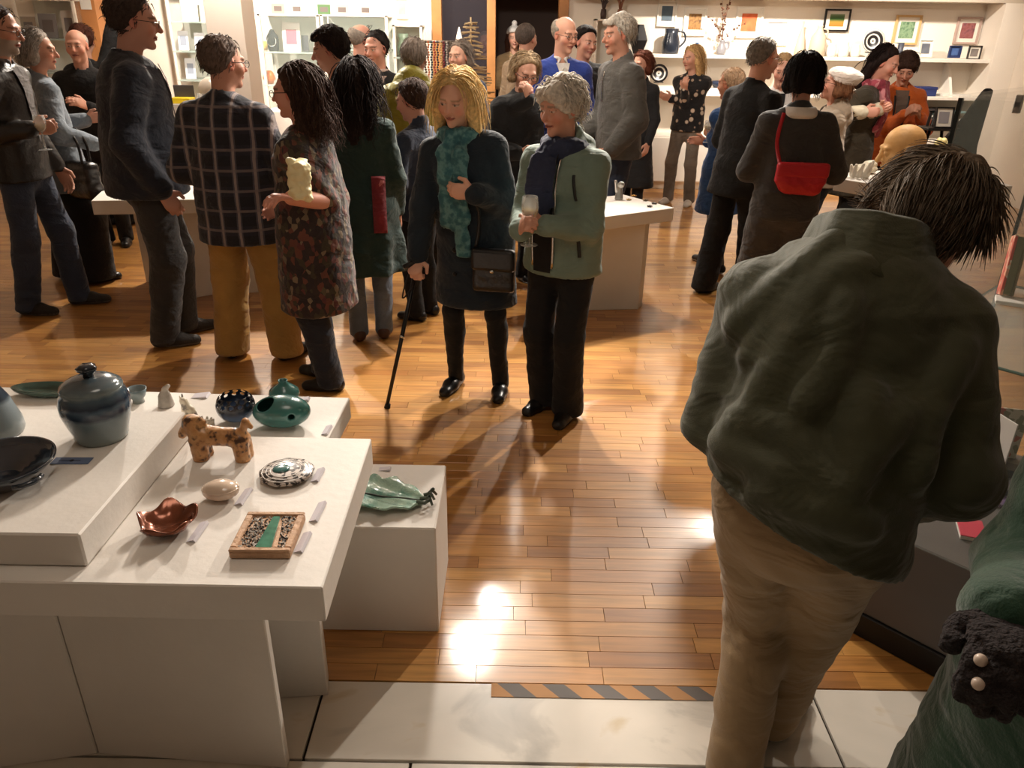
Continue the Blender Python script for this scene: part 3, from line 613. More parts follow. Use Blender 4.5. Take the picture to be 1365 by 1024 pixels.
def head_field(s, h, female=False, jaw=1.0, nose=1.0):
    hs = s['hs']; R = s['Rh']; c = s['head']; T = lambda *p: headpt(s, *p)
    f = Field(c - .16 * hs - v3(0, 0, .05), c + .17 * hs, h)
    f.ell(T(0, -.014, .03), (.075 * hs, .094 * hs, .086 * hs), R, .02); f.ell(T(0, .024, -.028), (.062 * hs, .066 * hs, .084 * hs), R, .02)
    f.cap(T(0, .015, -.06), T(0, .058, -.09), .046 * hs * jaw, .022 * hs, .02)
    f.cap(T(0, .088, .012), T(0, .110 * (.6 + .4 * nose), -.026), .0075 * hs, .0125 * hs * nose, .012); f.cap(T(-.013, .09, -.03), T(.013, .09, -.03), .008 * hs, k=.008)
    f.cap(T(-.036, .078, .026), T(.036, .078, .026), .011 * hs, k=.02)
    for e in (-1, 1):
        f.ell(T(e * .032, .1, .005), (.019 * hs, .017 * hs, .0125 * hs), R, .012, True); f.ell(T(e * .041, .058, -.026), (.024 * hs,) * 3, None, .025)
        f.ell(T(e * .032, .0775, .004), (.0145 * hs,) * 3, None, .004)
        f.ell(T(e * .076, -.004, -.004), (.008 * hs, .02 * hs, .032 * hs), R, .006); f.ell(T(e * .083, .003, -.002), (.005 * hs, .01 * hs, .018 * hs), R, .004, True)
    f.ell(T(0, .0885, -.0555), (.022 * hs, .009 * hs, .0055 * hs), R, .006); f.ell(T(0, .087, -.067), (.019 * hs, .009 * hs, .006 * hs), R, .006)
    f.cap(T(-.02, .1, -.0612), T(.02, .1, -.0612), .0022 * hs, k=.003, neg=True); f.ell(T(0, .072, -.098), (.018 * hs,) * 3, None, .012)
    nb = s['N'] + s['R'][:, 2] * -.03; f.cap(T(0, -.02, -.05), nb, .052 * hs * (.9 if female else 1.02), .058 * hs * (.9 if female else 1.02), .03)
    return f
def hand_field(s, k, h, curl=.5, palm=None, dirn=None, spread=1.0):
    A, E_ = s['A' + k], s['E' + k]; d = nrm(A - E_) if dirn is None else nrm(np.array(dirn, float)); hs = s['H'] / 1.7
    sg = 1 if k == 'R' else -1
    n = np.array(palm, float) if palm is not None else v3(-sg, 0, -.15); n = nrm(n - d * n.dot(d)); t = np.cross(d, n) * sg
    f = Field(A - .21 * hs, A + .21 * hs, h); fd = nrm(A - E_)
    f.cap(A - fd * .09, A, .032 * hs, .025 * hs, .02, (n, .8)); c = A + d * .052 * hs
    f.cap(A + d * .012 * hs, A + d * .075 * hs, .033 * hs, .041 * hs, .02, (n, .38))
    for i, (o, L) in enumerate([(.029, .92), (.0098, 1.0), (-.0095, .95), (-.027, .76)]):
        p = A + (d * .088 + t * o * spread * .96) * hs - d * abs(o) * .25 * hs; ang = 0; rr = .0094 * hs
        for j, (sl, cc) in enumerate([(.042, .75), (.027, 1.0), (.022, .8)]):
            ang += cc * curl * 1.25 + (.06 * i * curl if j == 0 else 0); q = p + (d * math.cos(ang) + n * math.sin(ang)) * sl * L * hs
            f.cap(p, q, rr, rr * .9, .006); p = q; rr *= .9
    p = A + (d * .022 + t * .028) * hs; q = p + nrm(d * .75 + t * .75 + n * .35 * (curl + .3)) * .042 * hs; r_ = q + nrm(d * .95 + t * (.35 - .5 * curl) + n * .75 * curl) * .034 * hs
    f.cap(p, q, .0135 * hs, .011 * hs, .012); f.cap(q, r_, .0108 * hs, .0088 * hs, .005)
    return f
def col_attr(o, V, s, skin, lips=(150, 70, 66), brow=(70, 56, 46), female=False, beard=None, eye=(40, 32, 28), scalp=None):
    q = (V - s['head']) @ s['Rh'] / s['hs']; x, y, z = q[:, 0], q[:, 1], q[:, 2]
    base = np.array(lin(skin)[:3]); C = np.tile(base, (len(V), 1)); w = lambda a: np.clip(a, 0, 1)[:, None]
    def mixc(m, c, k=1.0):
        nonlocal C; m = w(m) * k; C = C * (1 - m) + np.array(lin(c)[:3]) * m
    red = (min(255, skin[0] * 1.0), skin[1] * .72, skin[2] * .68)
    for e in (-1, 1): mixc(1 - np.sqrt((x - e * .045) ** 2 + (y - .075) ** 2 + (z + .03) ** 2) / .035, red, .55)
    mixc(1 - np.sqrt(x ** 2 + (y - .108) ** 2 + (z + .028) ** 2) / .025, red, .5); mixc((np.abs(x) > .072) * (np.abs(y) < .03) * (np.abs(z) < .04) * 1.0, red, .5)
    if beard is not None: mixc((z < -.038 - .0 * y) * (y > .0) * (z > -.13) * (1 - (np.abs(z + .061) < .008) * (np.abs(x) < .02)) * 1.0, beard, .85)
    mixc((np.abs(z + .0615) < .0095 - .2 * np.abs(x)) * (np.abs(x) < .026) * (y > .07) * 1.0, lips, .8)
    mixc((np.abs(z + .0613) < .0022) * (np.abs(x) < .02) * (y > .07) * 1.0, (70, 34, 32), .8)
    for e in (-1, 1):
        xe = (x - e * .032); mixc((np.abs(z - .0245 + .06 * np.abs(xe)) < .0042) * (np.abs(xe) < .02) * (y > .05) * 1.0, brow, .7)
        rr = np.sqrt(xe ** 2 + (z - .003) ** 2); op = (np.abs(xe) < .0135) * (np.abs(z - .003) < .0052 - .25 * np.abs(xe)) * (y > .06)
        mixc(op * 1.0, (206, 196, 186)); mixc(op * (rr < .0056) * 1.0, eye); mixc((op == 0) * (np.abs(xe) < .0165) * (np.abs(z - .0065 + .12 * np.abs(xe)) < .0026) * (y > .06) * 1.0, (60, 42, 36), .6)
    a = o.data.color_attributes.new('Col', 'FLOAT_COLOR', 'POINT'); a.data.foreach_set('color', np.concatenate([C, np.ones((len(V), 1))], 1).astype(np.float32).ravel())
SKIN = mat('skin', (200, 150, 125), .5, attr='Col', bump=(120, .04), spec=.4)
def cloth(name, col, rough=.85, bump=(35, .25), var=(7, .14), pattern=None, sheen=.15, wrinkle=.55, **k):
    k['wrinkle'] = wrinkle; return mat('cloth_' + name, col, rough, bump=bump, var=var, pattern=pattern, sheen=sheen, **k)
HAIRM = {}
def hair_mat(col, gloss=.68):
    k = tuple(col)
    if k not in HAIRM: HAIRM[k] = mat('hair_%d_%d_%d' % k, col, gloss, var=(60, .3), bump=(60, .5, (1, 1, .25)), spec=.12)
    return HAIRM[k]
def strands(s, n, L, col, seed, base=None, wild=.3, curl=0., w=.0028, zmin=-.1, drop=1.0, th=.014, line=.068, ymax=.2, lift=.2):
    """tapered locks combed over the scalp, falling with gravity"""
    rg = np.random.default_rng(seed); hs = s['hs']; V, F = [], []; nf = 6 if L < .16 else 9; g = s['Rh'].T @ v3(0, 0, -1); A = np.array([.079 + th, .097 + th, .089 + th]); c0 = np.array([0, -.023, .033]); done = 0
    for _ in range(n * 6):
        if done >= n: break
        d = nrm(rg.normal(size=3)); p = d * A * 1.0 + c0
        if p[2] < zmin or p[1] > ymax or -.81 * (p[1] - line) + .58 * (p[2] - .066) < .004: continue
        done += 1; nn = nrm(d / A); fl = g * .5 + np.array([np.sign(p[0]) * .35, -.55, 0.]); fl = nrm(fl - nn * nn.dot(fl)); dr = nrm(fl + nn * lift + rg.normal(size=3) * wild); ll = L * rg.uniform(.55, 1.1) / (nf - 1); ph = rg.uniform(0, 6.28); pts = []
        for i in range(nf):
            t = i / (nf - 1.0); pts.append(headpt(s, *(p + np.array([math.sin(ph + t * L * 60), math.cos(ph + t * L * 60), 0]) * curl * t))); p = p + dr * ll; dr = nrm(dr + g * drop * .55)
            e = (p - c0) / (A * 1.03); le = np.linalg.norm(e)
            if le < 1 and p[2] > -.09: p = e / le * A * 1.03 + c0
        v_, f_ = tube(pts, [w * hs * (1.15 - .95 * i / (nf - 1)) for i in range(nf)], 3); b = len(V); V += v_; F += [[b + i for i in q] for q in f_ if len(q) == 4]
    return np.array(V), np.array(F)
def hair(s, spec, par, h, seed):
    kind, col = spec['kind'], spec['col']; hs = s['hs']; R = s['Rh']; c = s['head']; T = lambda *p: headpt(s, *p); m = spec.get('mat') or hair_mat(col); L = spec.get('len', .12); th = spec.get('th', .012)
    f = Field(c - v3(.2, .2, .17 + L) * hs, c + v3(.2, .2, .2) * hs, h)
    bk = spec.get('back', .008); f.ell(T(0, -.018 - bk, .034), ((.0765 + th) * hs, (.094 + th) * hs, (.086 + th) * hs), R, .01)
    n1 = R @ np.array([0, .81, -.58]); o1 = T(0, spec.get('line', .05), .074)
    if spec.get('fringe'): o1 = T(0, .085, .045)
    f.D = np.maximum(f.D, (lambda X_, Y_, Z_: n1[0] * X_ + n1[1] * Y_ + n1[2] * Z_ - n1.dot(o1) + .008 * wav(X_, Y_, Z_, 55, seed % 6))(*f.xyz())).astype(np.float32); f.cut(n1, n1.dot(o1) + .003, .03)
    nz = R @ np.array([0, 0, -1.]); f.cut(nz, nz.dot(T(0, 0, spec.get('nape', -.075))), .012)
    if kind == 'ring':
        nu = R @ np.array([0, .45, 1.]); f.cut(nu, nu.dot(T(0, -.02, .055)), .015)
    if kind in ('bob', 'long'):
        for e in (-1, 1):
            b0 = spec.get('front', .01)
            f.cap(T(e * .07, -.02, .03), T(e * .082, -.03 + b0, -.05), .034 * hs, .034 * hs, .02); f.cap(T(e * .082, -.03 + b0, -.05), T(e * (.08 + spec.get('flare', 0)), -.04 + b0, -.05 - L), .034 * hs, .028 * hs, .02)
        f.cap(T(-.03, -.08, .0), T(-.04, -.085, -.05 - L), .05 * hs, .042 * hs, .03); f.cap(T(.03, -.08, .0), T(.04, -.085, -.05 - L), .05 * hs, .042 * hs, .03)
    if kind == 'bun': f.ell(T(0, -.12, .04), (.04 * hs,) * 3, None, .01)
    if spec.get('fringe'): f.cap(T(-.05, .06, .062), T(.05, .06, .062), .026 * hs, k=.02); f.cap(T(-.06, .055, .035), T(-.066, .04, .0), .02 * hs, .012 * hs, .02); f.cap(T(.06, .055, .035), T(.066, .04, .0), .02 * hs, .012 * hs, .02)
    if spec.get('top'): f.cap(T(-.03, .04, .1), T(.02, -.05, .115), .03 * hs, .03 * hs, .03); f.cap(T(-.04, .07, .085), T(.045, .07, .085), .02 * hs, k=.02)
    if spec.get('curly'): f.noise(.007, 75, seed % 5); f.noise(.004, 170, seed % 3)
    else: f.noise(.0035, 60, seed % 5, (1.5, 1.5, .35)); f.noise(.002, 190, seed % 4, (1, 1, .2))
    o_ = mk('hair', f.mesh(), m, par)
    if kind == 'short' and not spec.get('strands') and h < .0075: spec = dict(spec, strands=260, slen=.036, wild=.34, w=.0024, drop=.5)
    if kind in ('bob', 'long') and not spec.get('strands') and h < .008: spec = dict(spec, strands=330, slen=.13 + L, wild=.1, w=.0027, drop=.8, ymax=.04)
    if spec.get('strands'):
        VF = strands(s, spec['strands'], spec.get('slen', .1), col, seed, wild=spec.get('wild', .3), curl=spec.get('scurl', 0), drop=spec.get('drop', 1.), w=spec.get('w', .0028), zmin=spec.get('szmin', -.07), th=th, line=spec.get('line', .068), ymax=spec.get('ymax', .2), lift=spec.get('lift', .2))
        b = npjoin([(np.array([v.co[:] for v in o_.data.vertices]), np.array([p.vertices[:] for p in o_.data.polygons])), VF]); bpy.data.objects.remove(o_); o_ = mk('hair', b, m, par)
    return o_
def top_field(s, t, h):
    """t: hem, hemr, hemd, arm, fore, chest, belly, sq, puff, sleeve, fold, cut"""
    H = s['H']; k_ = H / 1.7; hem = t.get('hem', .46) * H; P, W_, C, N = s['P'], s['W'], s['C'], s['N']; fw = s['R'][:, 1]; bl = t.get('bulk', 1.)
    hc = v3(P[0] + t.get('hemx', 0), P[1] + t.get('hemy', 0), hem)
    pts = [s[q] for q in ('SL', 'SR', 'EL', 'ER', 'AL', 'AR', 'N', 'P', 'C')] + [hc]; lo, hi = bounds(pts, .27); lo[2] = max(lo[2], hem - .05); hi[2] = min(hi[2], max(N[2], s['EL'][2], s['ER'][2], s['AL'][2], s['AR'][2]) + .16)
    f = Field(lo, hi, h); sq = (fw, t.get('sq', .68)); ch, be, hr_ = t.get('chest', .172) * k_ * bl, t.get('belly', .16) * k_ * bl, t.get('hip', .175) * k_ * bl
    f.cap(W_, C - s['R'][:, 2] * .0, be, ch, .05, sq); f.cap(P, W_, hr_, be, .06, sq)
    if hem < P[2]: f.cap(hc, P + v3(0, 0, 0), t.get('hemr', .185) * k_ * bl, hr_, .05, (v3(0, 1, 0), t.get('hsq', .72)))
    sh = t.get('sh', .058) * k_ * bl; up = s['R'][:, 2]
    f.cap(s['SL'] - up * .012, s['SR'] - up * .012, sh, sh, .05); f.cap(C, N - up * .03, .11 * k_, .07 * k_, .05, sq)
    for q in 'LR': f.cap(N - up * .022, s['S' + q] + up * .004, .052 * k_, sh * .92, .05)
    if t.get('belly_out'): f.ell(W_ + fw * .05 * k_ - up * .03, (.13 * k_, .12 * k_, .16 * k_), None, .08)
    if t.get('bust'):
        for e in (-1, 1): f.ell(C + fw * .085 * k_ + s['R'][:, 0] * e * .06 * k_ - up * .01, (.062 * k_,) * 3, None, .06)
    ar, fo, wr = t.get('arm', .062) * k_ * bl, t.get('elbow', .054) * k_ * bl, t.get('wrist', .043) * k_ * bl; sl = t.get('sleeve', .97)
    for q in ('' if t.get('noarm') else 'LR'):
        S_, E_, A = s['S' + q], s['E' + q], s['A' + q]; f.cap(S_, E_, ar, fo, .022)
        if sl > .55:
            B = E_ + (A - E_) * min(1, (sl - .5) * 2); f.cap(E_, B, fo, fo + (wr - fo) * min(1, (sl - .5) * 2), .03)
    if t.get('collar', 1) == 1:
        f.cap(N - up * .01 + fw * .0, N + up * .022 - fw * .012, .07 * k_, .066 * k_, .02, (fw, .95))
    if t.get('collar', 1) == 2: f.cap(N - up * .02 - fw * .01, N + up * .04 - fw * .012, .083 * k_, .074 * k_, .02, (fw, .95))
    if t.get('hood'): f.cap(N - fw * .075 - s['R'][:, 0] * .06 - up * .0, N - fw * .075 + s['R'][:, 0] * .06, .05 * k_ * t['hood'], k=.03); f.cap(N - fw * .1 - up * .06, N - fw * .08 + up * .06 * (t['hood'] - 1), .06 * k_ * t['hood'], k=.03)
    if t.get('puff'):
        X, Y_, Z_ = f.xyz(); f.D = f.D + (-.012 * np.abs(np.sin((Z_ + .25 * np.abs(X)) * np.pi / .085)) + .004).astype(np.float32)
    if t.get('skirt'):
        X, Y_, Z_ = f.xyz(); a = np.arctan2(Y_ - hc[1], X - hc[0]); w_ = np.clip((P[2] - Z_) / (P[2] - hem + .01), 0, 1); f.D = f.D + (t['skirt'] * w_ * np.sin(a * t.get('pleats', 9) + 1.3 * np.sin(Z_ * 6))).astype(np.float32)
    fo_ = t.get('fold', .0075); sd_ = t.get('seed', int(H * 1000) % 7); f.noise(fo_, 17, sd_, (1, 1, .7)); f.noise(fo_ * .55, 40, sd_ + 2, (.6, .6, 1.2))
    if t.get('extra'): t['extra'](f)
    # neck opening and hem
    nr = t.get('neck', .05) * k_; f.cap(N + up * .0 + fw * .012, N + up * .2 + fw * .0, nr, nr * 1.15, .01, neg=True)
    if t.get('vneck'): f.cap(N + fw * .09 - up * t['vneck'], N + up * .1 + fw * .06, .012, .06 * k_, .012, neg=True)
    if t.get('hemcut') is not None: nn = nrm(np.array(t['hemcut'][0], float)); f.cut(nn, nn.dot(np.array(t['hemcut'][1], float)), .008)
    else: f.cut((0, 0, -1), -hem, .008)
    return f
def leg_field(s, t, h):
    H = s['H']; k_ = H / 1.7; P = s['P']; bl = t.get('bulk', 1.)
    pts = [s[q] for q in ('P', 'HL', 'HR', 'KL', 'KR', 'FL', 'FR')]; lo, hi = bounds(pts, .17 * bl); lo[2] = t.get('hem', .025); hi[2] = P[2] + .14
    f = Field(lo, hi, h); f.cap(P - v3(0, 0, .03), P + s['R'][:, 2] * .05 * H, .15 * k_ * bl, .135 * k_ * bl, .04, (s['R'][:, 1], .72)); f.ell(P - s['R'][:, 1] * .05 - v3(0, 0, .04), (.13 * k_ * bl, .095 * k_, .1 * k_), None, .05)
    a, b, c = t.get('thigh', .088) * k_ * bl, t.get('knee', .066) * k_ * bl, t.get('cuff', .06) * k_ * bl
    for q in 'LR':
        f.cap(s['H' + q], s['K' + q], a, b, .03); e = s['F' + q] - v3(0, 0, .04); f.cap(s['K' + q], e, b, c, .03); f.ell(s['K' + q] * .55 + s['F' + q] * .45 - v3(0, .012, -.05), (.055 * k_ * bl, .058 * k_ * bl, .12 * k_), None, .03)
    f.noise(t.get('fold', .006), 16, 3, (1, 1, .7)); f.noise(.0035, 38, 5, (.8, .8, 1.1)); f.cut((0, 0, -1), -t.get('hem', .025), .008); return f
def shoe(s, q, m, par, sole=None, boot=0., h=.006, k=1.0):
    A = s['F' + q]; y = math.radians(s['Y' + q]); fw = v3(math.sin(y), math.cos(y), 0); z0 = A[2] - .048 * s['H']; k_ = s['H'] / 1.7 * k; g = lambda a, z: v3(A[0], A[1], z0) + fw * a * k_ + v3(0, 0, z * k_)
    lo, hi = bounds([g(-.06, 0), g(.19, 0), g(0, .1 + boot)], .06); lo[2] = z0 - .01; f = Field(lo, hi, h)
    f.cap(g(-.035, .036), g(.07, .032), .038 * k_, .043 * k_, .02); f.cap(g(.07, .028), g(.145, .022), .043 * k_, .036 * k_, .02, (v3(0, 0, 1), .85)); f.cap(g(-.02, .05), g(.005, .075 + boot), .04 * k_, .042 * k_, .02)
    f.cut((0, 0, -1), -z0 - .0005, .004); V, F = f.mesh(); o = mk('shoe', (V, F), [m, sole or m], par)
    zc = V[F].mean(1)[:, 2]; o.data.polygons.foreach_set('material_index', (zc < z0 + .017).astype(np.int32)); return o
def glasses(s, par, m, rim=.021):
    T = lambda *p: tuple(headpt(s, *p)); parts = []
    for e in (-1, 1):
        parts.append(tube([T(e * .033 + rim * 1.1 * math.cos(a * .4488), .104, .002 + rim * .82 * math.sin(a * .4488)) for a in range(15)], .0017, 5)); parts.append(tube([T(e * .056, .1, .008), T(e * .08, .06, .008), T(e * .084, -.005, .006)], .0017, 5))
    parts.append(tube([T(-.011, .106, .006), T(.011, .106, .006)], .0017, 5)); return mk('glasses', join(*parts), m, par)
SK = {}
HAND_H, HEAD_H = .0048, .0052
def person(label, X, Y, face, H, skin=(206, 156, 132), hairs=None, top=None, topm=None, leg=None, legm=None, shoem=None, solem=None, boot=0., pose=None, female=False, beard=None, brow=(74, 60, 50), glass=None, hands=None, q=1.0, seed=1, topname='jacket', legname='trousers', inner=None, shoek=1.0, noface=False, jaw=1., nose=1.):
    s = skel(H, **dict(dict(wide=.93 if female else 1.), **(pose or {}))); s['top'] = top; s['tv'] = None; SK[label] = s; par = empty('person', (X, Y, 0), -math.radians(face), label, 'person', 'gallery visitors')
    blocks = []; hf = head_field(s, HEAD_H * q, female, jaw, nose); blocks.append(hf.mesh()); hands = hands or {}
    for k in 'LR':
        hd = hands.get(k, {})
        if hd is None: continue
        blocks.append(hand_field(s, k, HAND_H * max(1, q * .9), hd.get('curl', .35), hd.get('palm'), hd.get('dir'), hd.get('spread', 1)).mesh())
    k_ = H / 1.7; P, W_, C, N = s['P'], s['W'], s['C'], s['N']; fw = s['R'][:, 1]
    lo, hi = bounds([s[a] for a in ('P', 'N', 'SL', 'SR', 'EL', 'ER', 'AL', 'AR', 'KL', 'KR', 'FL', 'FR')], .14); lo[2] = .01; f = Field(lo, hi, .018)
    f.cap(P, W_, .125 * k_, .115 * k_, .04, (fw, .62)); f.cap(W_, C, .115 * k_, .13 * k_, .04, (fw, .62)); f.cap(s['SL'], s['SR'], .045 * k_, k=.03); f.cap(C, N, .07 * k_, .05 * k_, .03)
    for a in 'LR':
        f.cap(s['S' + a], s['E' + a], .042 * k_, .035 * k_, .02); f.cap(s['E' + a], s['A' + a], .034 * k_, .025 * k_, .02); f.cap(s['H' + a], s['K' + a], .065 * k_, .048 * k_, .02); f.cap(s['K' + a], s['F' + a], .046 * k_, .034 * k_, .02); f.cap(s['F' + a], s['F' + a] + v3(0, .01, -.03), .026, k=.01)
    blocks.append(f.mesh()); V, F = npjoin(blocks); b = mk('body', (V, F), SKIN, par); col_attr(b, V, s, skin, brow=brow, beard=beard, female=female)
    ch = .0125 * q
    if top: mk(topname, top_field(s, top, ch).mesh(), topm, par)
    if inner:
        for nm, tt, mm in inner: mk(nm, top_field(s, tt, ch).mesh(), mm, par)
    if leg is not None: mk(legname, leg_field(s, leg, ch * 1.05).mesh(), legm, par)
    if shoem:
        for a in 'LR': shoe(s, a, shoem, par, solem, boot, .006 * q, shoek)
    if hairs: hair(s, hairs, par, .0055 * q, seed)
    if glass: glasses(s, par, glass)
    return par, s
def w2l(p, X, Y, face):
    a = math.radians(face); dx, dy = p[0] - X, p[1] - Y; return v3(dx * math.cos(a) - dy * math.sin(a), dx * math.sin(a) + dy * math.cos(a), p[2])
def l2w(p, X, Y, face):
    a = math.radians(face); return (X + p[0] * math.cos(a) + p[1] * math.sin(a), Y - p[0] * math.sin(a) + p[1] * math.cos(a), p[2])

def verts_of(o):
    a = np.empty(len(o.data.vertices) * 3, np.float32); o.data.vertices.foreach_get('co', a); return a.reshape(-1, 3).astype(float)
def part(par, name):
    for c in par.children:
        if c.name.split('.')[0] == name: return c
def torso_v(par):
    s = SK[par['label']]
    if s['tv'] is None: s['tv'] = top_field(s, dict(s['top'], noarm=1), .014).mesh()[0]
    return s['tv']
def surf(V, x, z, sgn=1, tol=.022, off=.004):
    for m in (1, 1.8, 3, 6):
        q = V[(np.abs(V[:, 0] - x) < tol * m) & (np.abs(V[:, 2] - z) < tol * m)]
        if len(q): return v3(x, (q[:, 1] * sgn).max() * sgn + sgn * off, z)
    return v3(x, 0, z)
def surfx(V, y, z, sgn=1, tol=.022, off=.004):
    q = V[(np.abs(V[:, 1] - y) < tol * 2) & (np.abs(V[:, 2] - z) < tol * 2)]
    return v3((q[:, 0] * sgn).max() * sgn + sgn * off, y, z) if len(q) else v3(0, y, z)
def strip(pts, w, th, nor):
    """flat band along pts; nor(i) = outward normal"""
    V, F = [], []; n = len(pts); pts = [np.array(p, float) for p in pts]
    for i, p in enumerate(pts):
        t = nrm(pts[min(i + 1, n - 1)] - pts[max(i - 1, 0)]); N_ = np.array(nor(i) if callable(nor) else nor, float); N_ = nrm(N_ - t * N_.dot(t)); b = np.cross(t, N_)
        for a, c in ((-1, 0), (1, 0), (1, 1), (-1, 1)): V.append(tuple(p + b * a * w / 2 + N_ * c * th))
    for i in range(n - 1):
        for k in range(4): F.append((i * 4 + k, i * 4 + (k + 1) % 4, i * 4 + 4 + (k + 1) % 4, i * 4 + 4 + k))
    F += [(3, 2, 1, 0), tuple(n * 4 - 4 + k for k in range(4))]; return V, F
def smooth_path(pts, n=16):
    pts = [np.array(p, float) for p in pts]; P_ = [pts[0]] + pts + [pts[-1]]; out = []
    for i in range(1, len(P_) - 2):
        for j in range(max(2, n // (len(pts) - 1))):
            t = j / max(2, n // (len(pts) - 1)); a, b, c, d = P_[i - 1:i + 3]; out.append(.5 * (2 * b + (c - a) * t + (2 * a - 5 * b + 4 * c - d) * t * t + (3 * b - a - 3 * c + d) * t ** 3))
    out.append(pts[-1]); return out
def front_line(par, tn, name, m, x0, z0, x1, z1, sgn=1, w=.012, n=14):
    V = torso_v(par); pts = [surf(V, x0 + (x1 - x0) * i / (n - 1), z0 + (z1 - z0) * i / (n - 1), sgn) for i in range(n)]; pts = [(pts[max(0, i - 1)] + pts[i] + pts[min(n - 1, i + 1)]) / 3 for i in range(n)]
    return mk(name, strip(pts, w, .004, (0, sgn, 0)), m, par)
def scarf(par, s, m, tn, ends=((-.04, .3), (.03, .24)), r=.034, name='scarf', wrap=.08):
    N, up, fw, rt = s['N'], s['R'][:, 2], s['R'][:, 1], s['R'][:, 0]; V = torso_v(par); k_ = s['H'] / 1.7
    f = Field(N - v3(.17, .17, .55), N + v3(.17, .22, .12), .008); ring = [N + up * (.012 + .012 * math.sin(a * .7)) + (rt * math.cos(a * .5236) + fw * math.sin(a * .5236)) * wrap * k_ for a in range(13)]
    for i in range(12): f.cap(ring[i], ring[i + 1], r * (.9 + .25 * math.sin(i * 2.1)), k=.02)
    for x, L in ends:
        pts = [N + fw * wrap + rt * x * .6 - up * .0] + [surf(V, N[0] + x, N[2] - .04 - L * t, 1, off=.012) for t in (.1, .35, .65, 1)]
        for i in range(4): f.cap(pts[i], pts[i + 1], r * 1.15, r * 1.25, .02, (fw, .42))
    f.noise(.008, 55, 2, (1.7, 1.2, .3)); f.noise(.005, 140, 3, (1.2, 1, .25)); return mk(name, f.mesh(), m, par)
def lapel_shirt(par, s, m, tn, L=.3, w=.06, name='shirt_front', collar=True):
    """a wedge of shirt showing between the lapels, with a folded collar"""
    V = torso_v(par); N = s['N']; up, fw, rt = s['R'][:, 2], s['R'][:, 1], s['R'][:, 0]; vs, fs = [], []; n = 8
    for i in range(n):
        t = i / (n - 1); z = N[2] - .005 - L * t; ww = w * (1 - t) ** .8 + .004
        for a in (-1, -.33, .33, 1): p = surf(V, N[0] + a * ww, z, 1, off=.006); vs.append(p)
    vs = np.array(vs); fs = [(i * 4 + k, i * 4 + k + 1, i * 4 + 5 + k, i * 4 + 4 + k) for i in range(n - 1) for k in range(3)]
    back = vs - fw * .02; vs2 = np.concatenate([vs, back]); b = len(vs); fs += [(b + i, b + l, b + k, b + j) for i, j, k, l in fs]; o = mk(name, (vs2, np.array(fs)), m, par)
    if collar:
        f = Field(N - .14, N + .14, .006)
        for i in range(12):
            a0, a1 = [math.radians(-60 - 300 + 25 * j + 30) for j in (i, i + 1)]; g = lambda a: N + up * .03 + (rt * math.sin(a) + fw * math.cos(a)) * .062
            f.cap(g(a0), g(a1), .012, k=.01, sq=(up, 1.0))
        for e in (-1, 1): f.cap(N + up * .025 + fw * .062 + rt * e * .018, N - up * .015 + fw * .078 + rt * e * .042, .011, .006, .01)
        mk('collar', f.mesh(), m, o)
    return o
def mesh_pix(par_loc, face, V):
    a = math.radians(face); x = par_loc[0] + V[:, 0] * math.cos(a) + V[:, 1] * math.sin(a); y = par_loc[1] - V[:, 0] * math.sin(a) + V[:, 1] * math.cos(a); z = V[:, 2]
    fwd = y * math.cos(TH) + (CH - z) * math.sin(TH); up = y * math.sin(TH) - (CH - z) * math.cos(TH); u = x / fwd; w = up / fwd
    return np.stack([682.5 + (u * math.cos(RO) + w * math.sin(RO)) * FPX, 512 - (-u * math.sin(RO) + w * math.cos(RO)) * FPX, fwd], 1)
# ================================================================ CLOTH AND HAIR COLOURS
BLK = cloth('black', (16, 16, 18), wrinkle=.35, sheen=.05); NAVY = cloth('navy', (24, 29, 42)); JEAN = cloth('denim', (44, 54, 74), bump=(160, .2)); JEAN_L = cloth('light_denim', (92, 104, 120), bump=(160, .2)); CHAR = cloth('charcoal', (46, 45, 46)); KHAKI = cloth('khaki', (112, 100, 74))
shoe_b = mat('black_leather', (20, 18, 18), .32, bump=(60, .1)); shoe_br = mat('brown_leather', (74, 44, 30), .4, bump=(60, .1)); shoe_w = mat('white_trainer', (206, 200, 192), .5); shoe_d = mat('walking_shoe', (40, 34, 30), .65, bump=(90, .3)); sole_d = mat('dark_sole', (30, 26, 24), .8); sole_g = mat('grey_sole', (90, 84, 78), .8); sole_w = mat('pale_sole', (196, 188, 176), .8)
metal_d = mat('dark_metal', (40, 38, 38), .35, .7); silver = mat('silver', (200, 198, 192), .2, 1.0); gold = mat('brass', (190, 150, 80), .3, 1.0)
bagleather = mat('black_bag_leather', (22, 20, 21), .34, coat=.2, bump=(50, .2))
WHITE = cloth('white_shirt', (214, 210, 206)); zipm = mat('zip', (34, 36, 36), .5)
GREY_H, WHT_H, DKBR, BRN, BLOND, SALT, BLKH = (120, 112, 104), (206, 198, 186), (64, 46, 38), (74, 54, 38), (222, 190, 132), (92, 84, 76), (26, 21, 19)
PALE, RUDDY, TAN, SHADE = (222, 172, 148), (206, 146, 120), (196, 148, 120), (190, 140, 118)
glass_m = mat('clear_glass', (236, 240, 238), .04, alpha=.3, spec=.8); wine_w = mat('white_wine', (214, 178, 96), .05, alpha=.65)
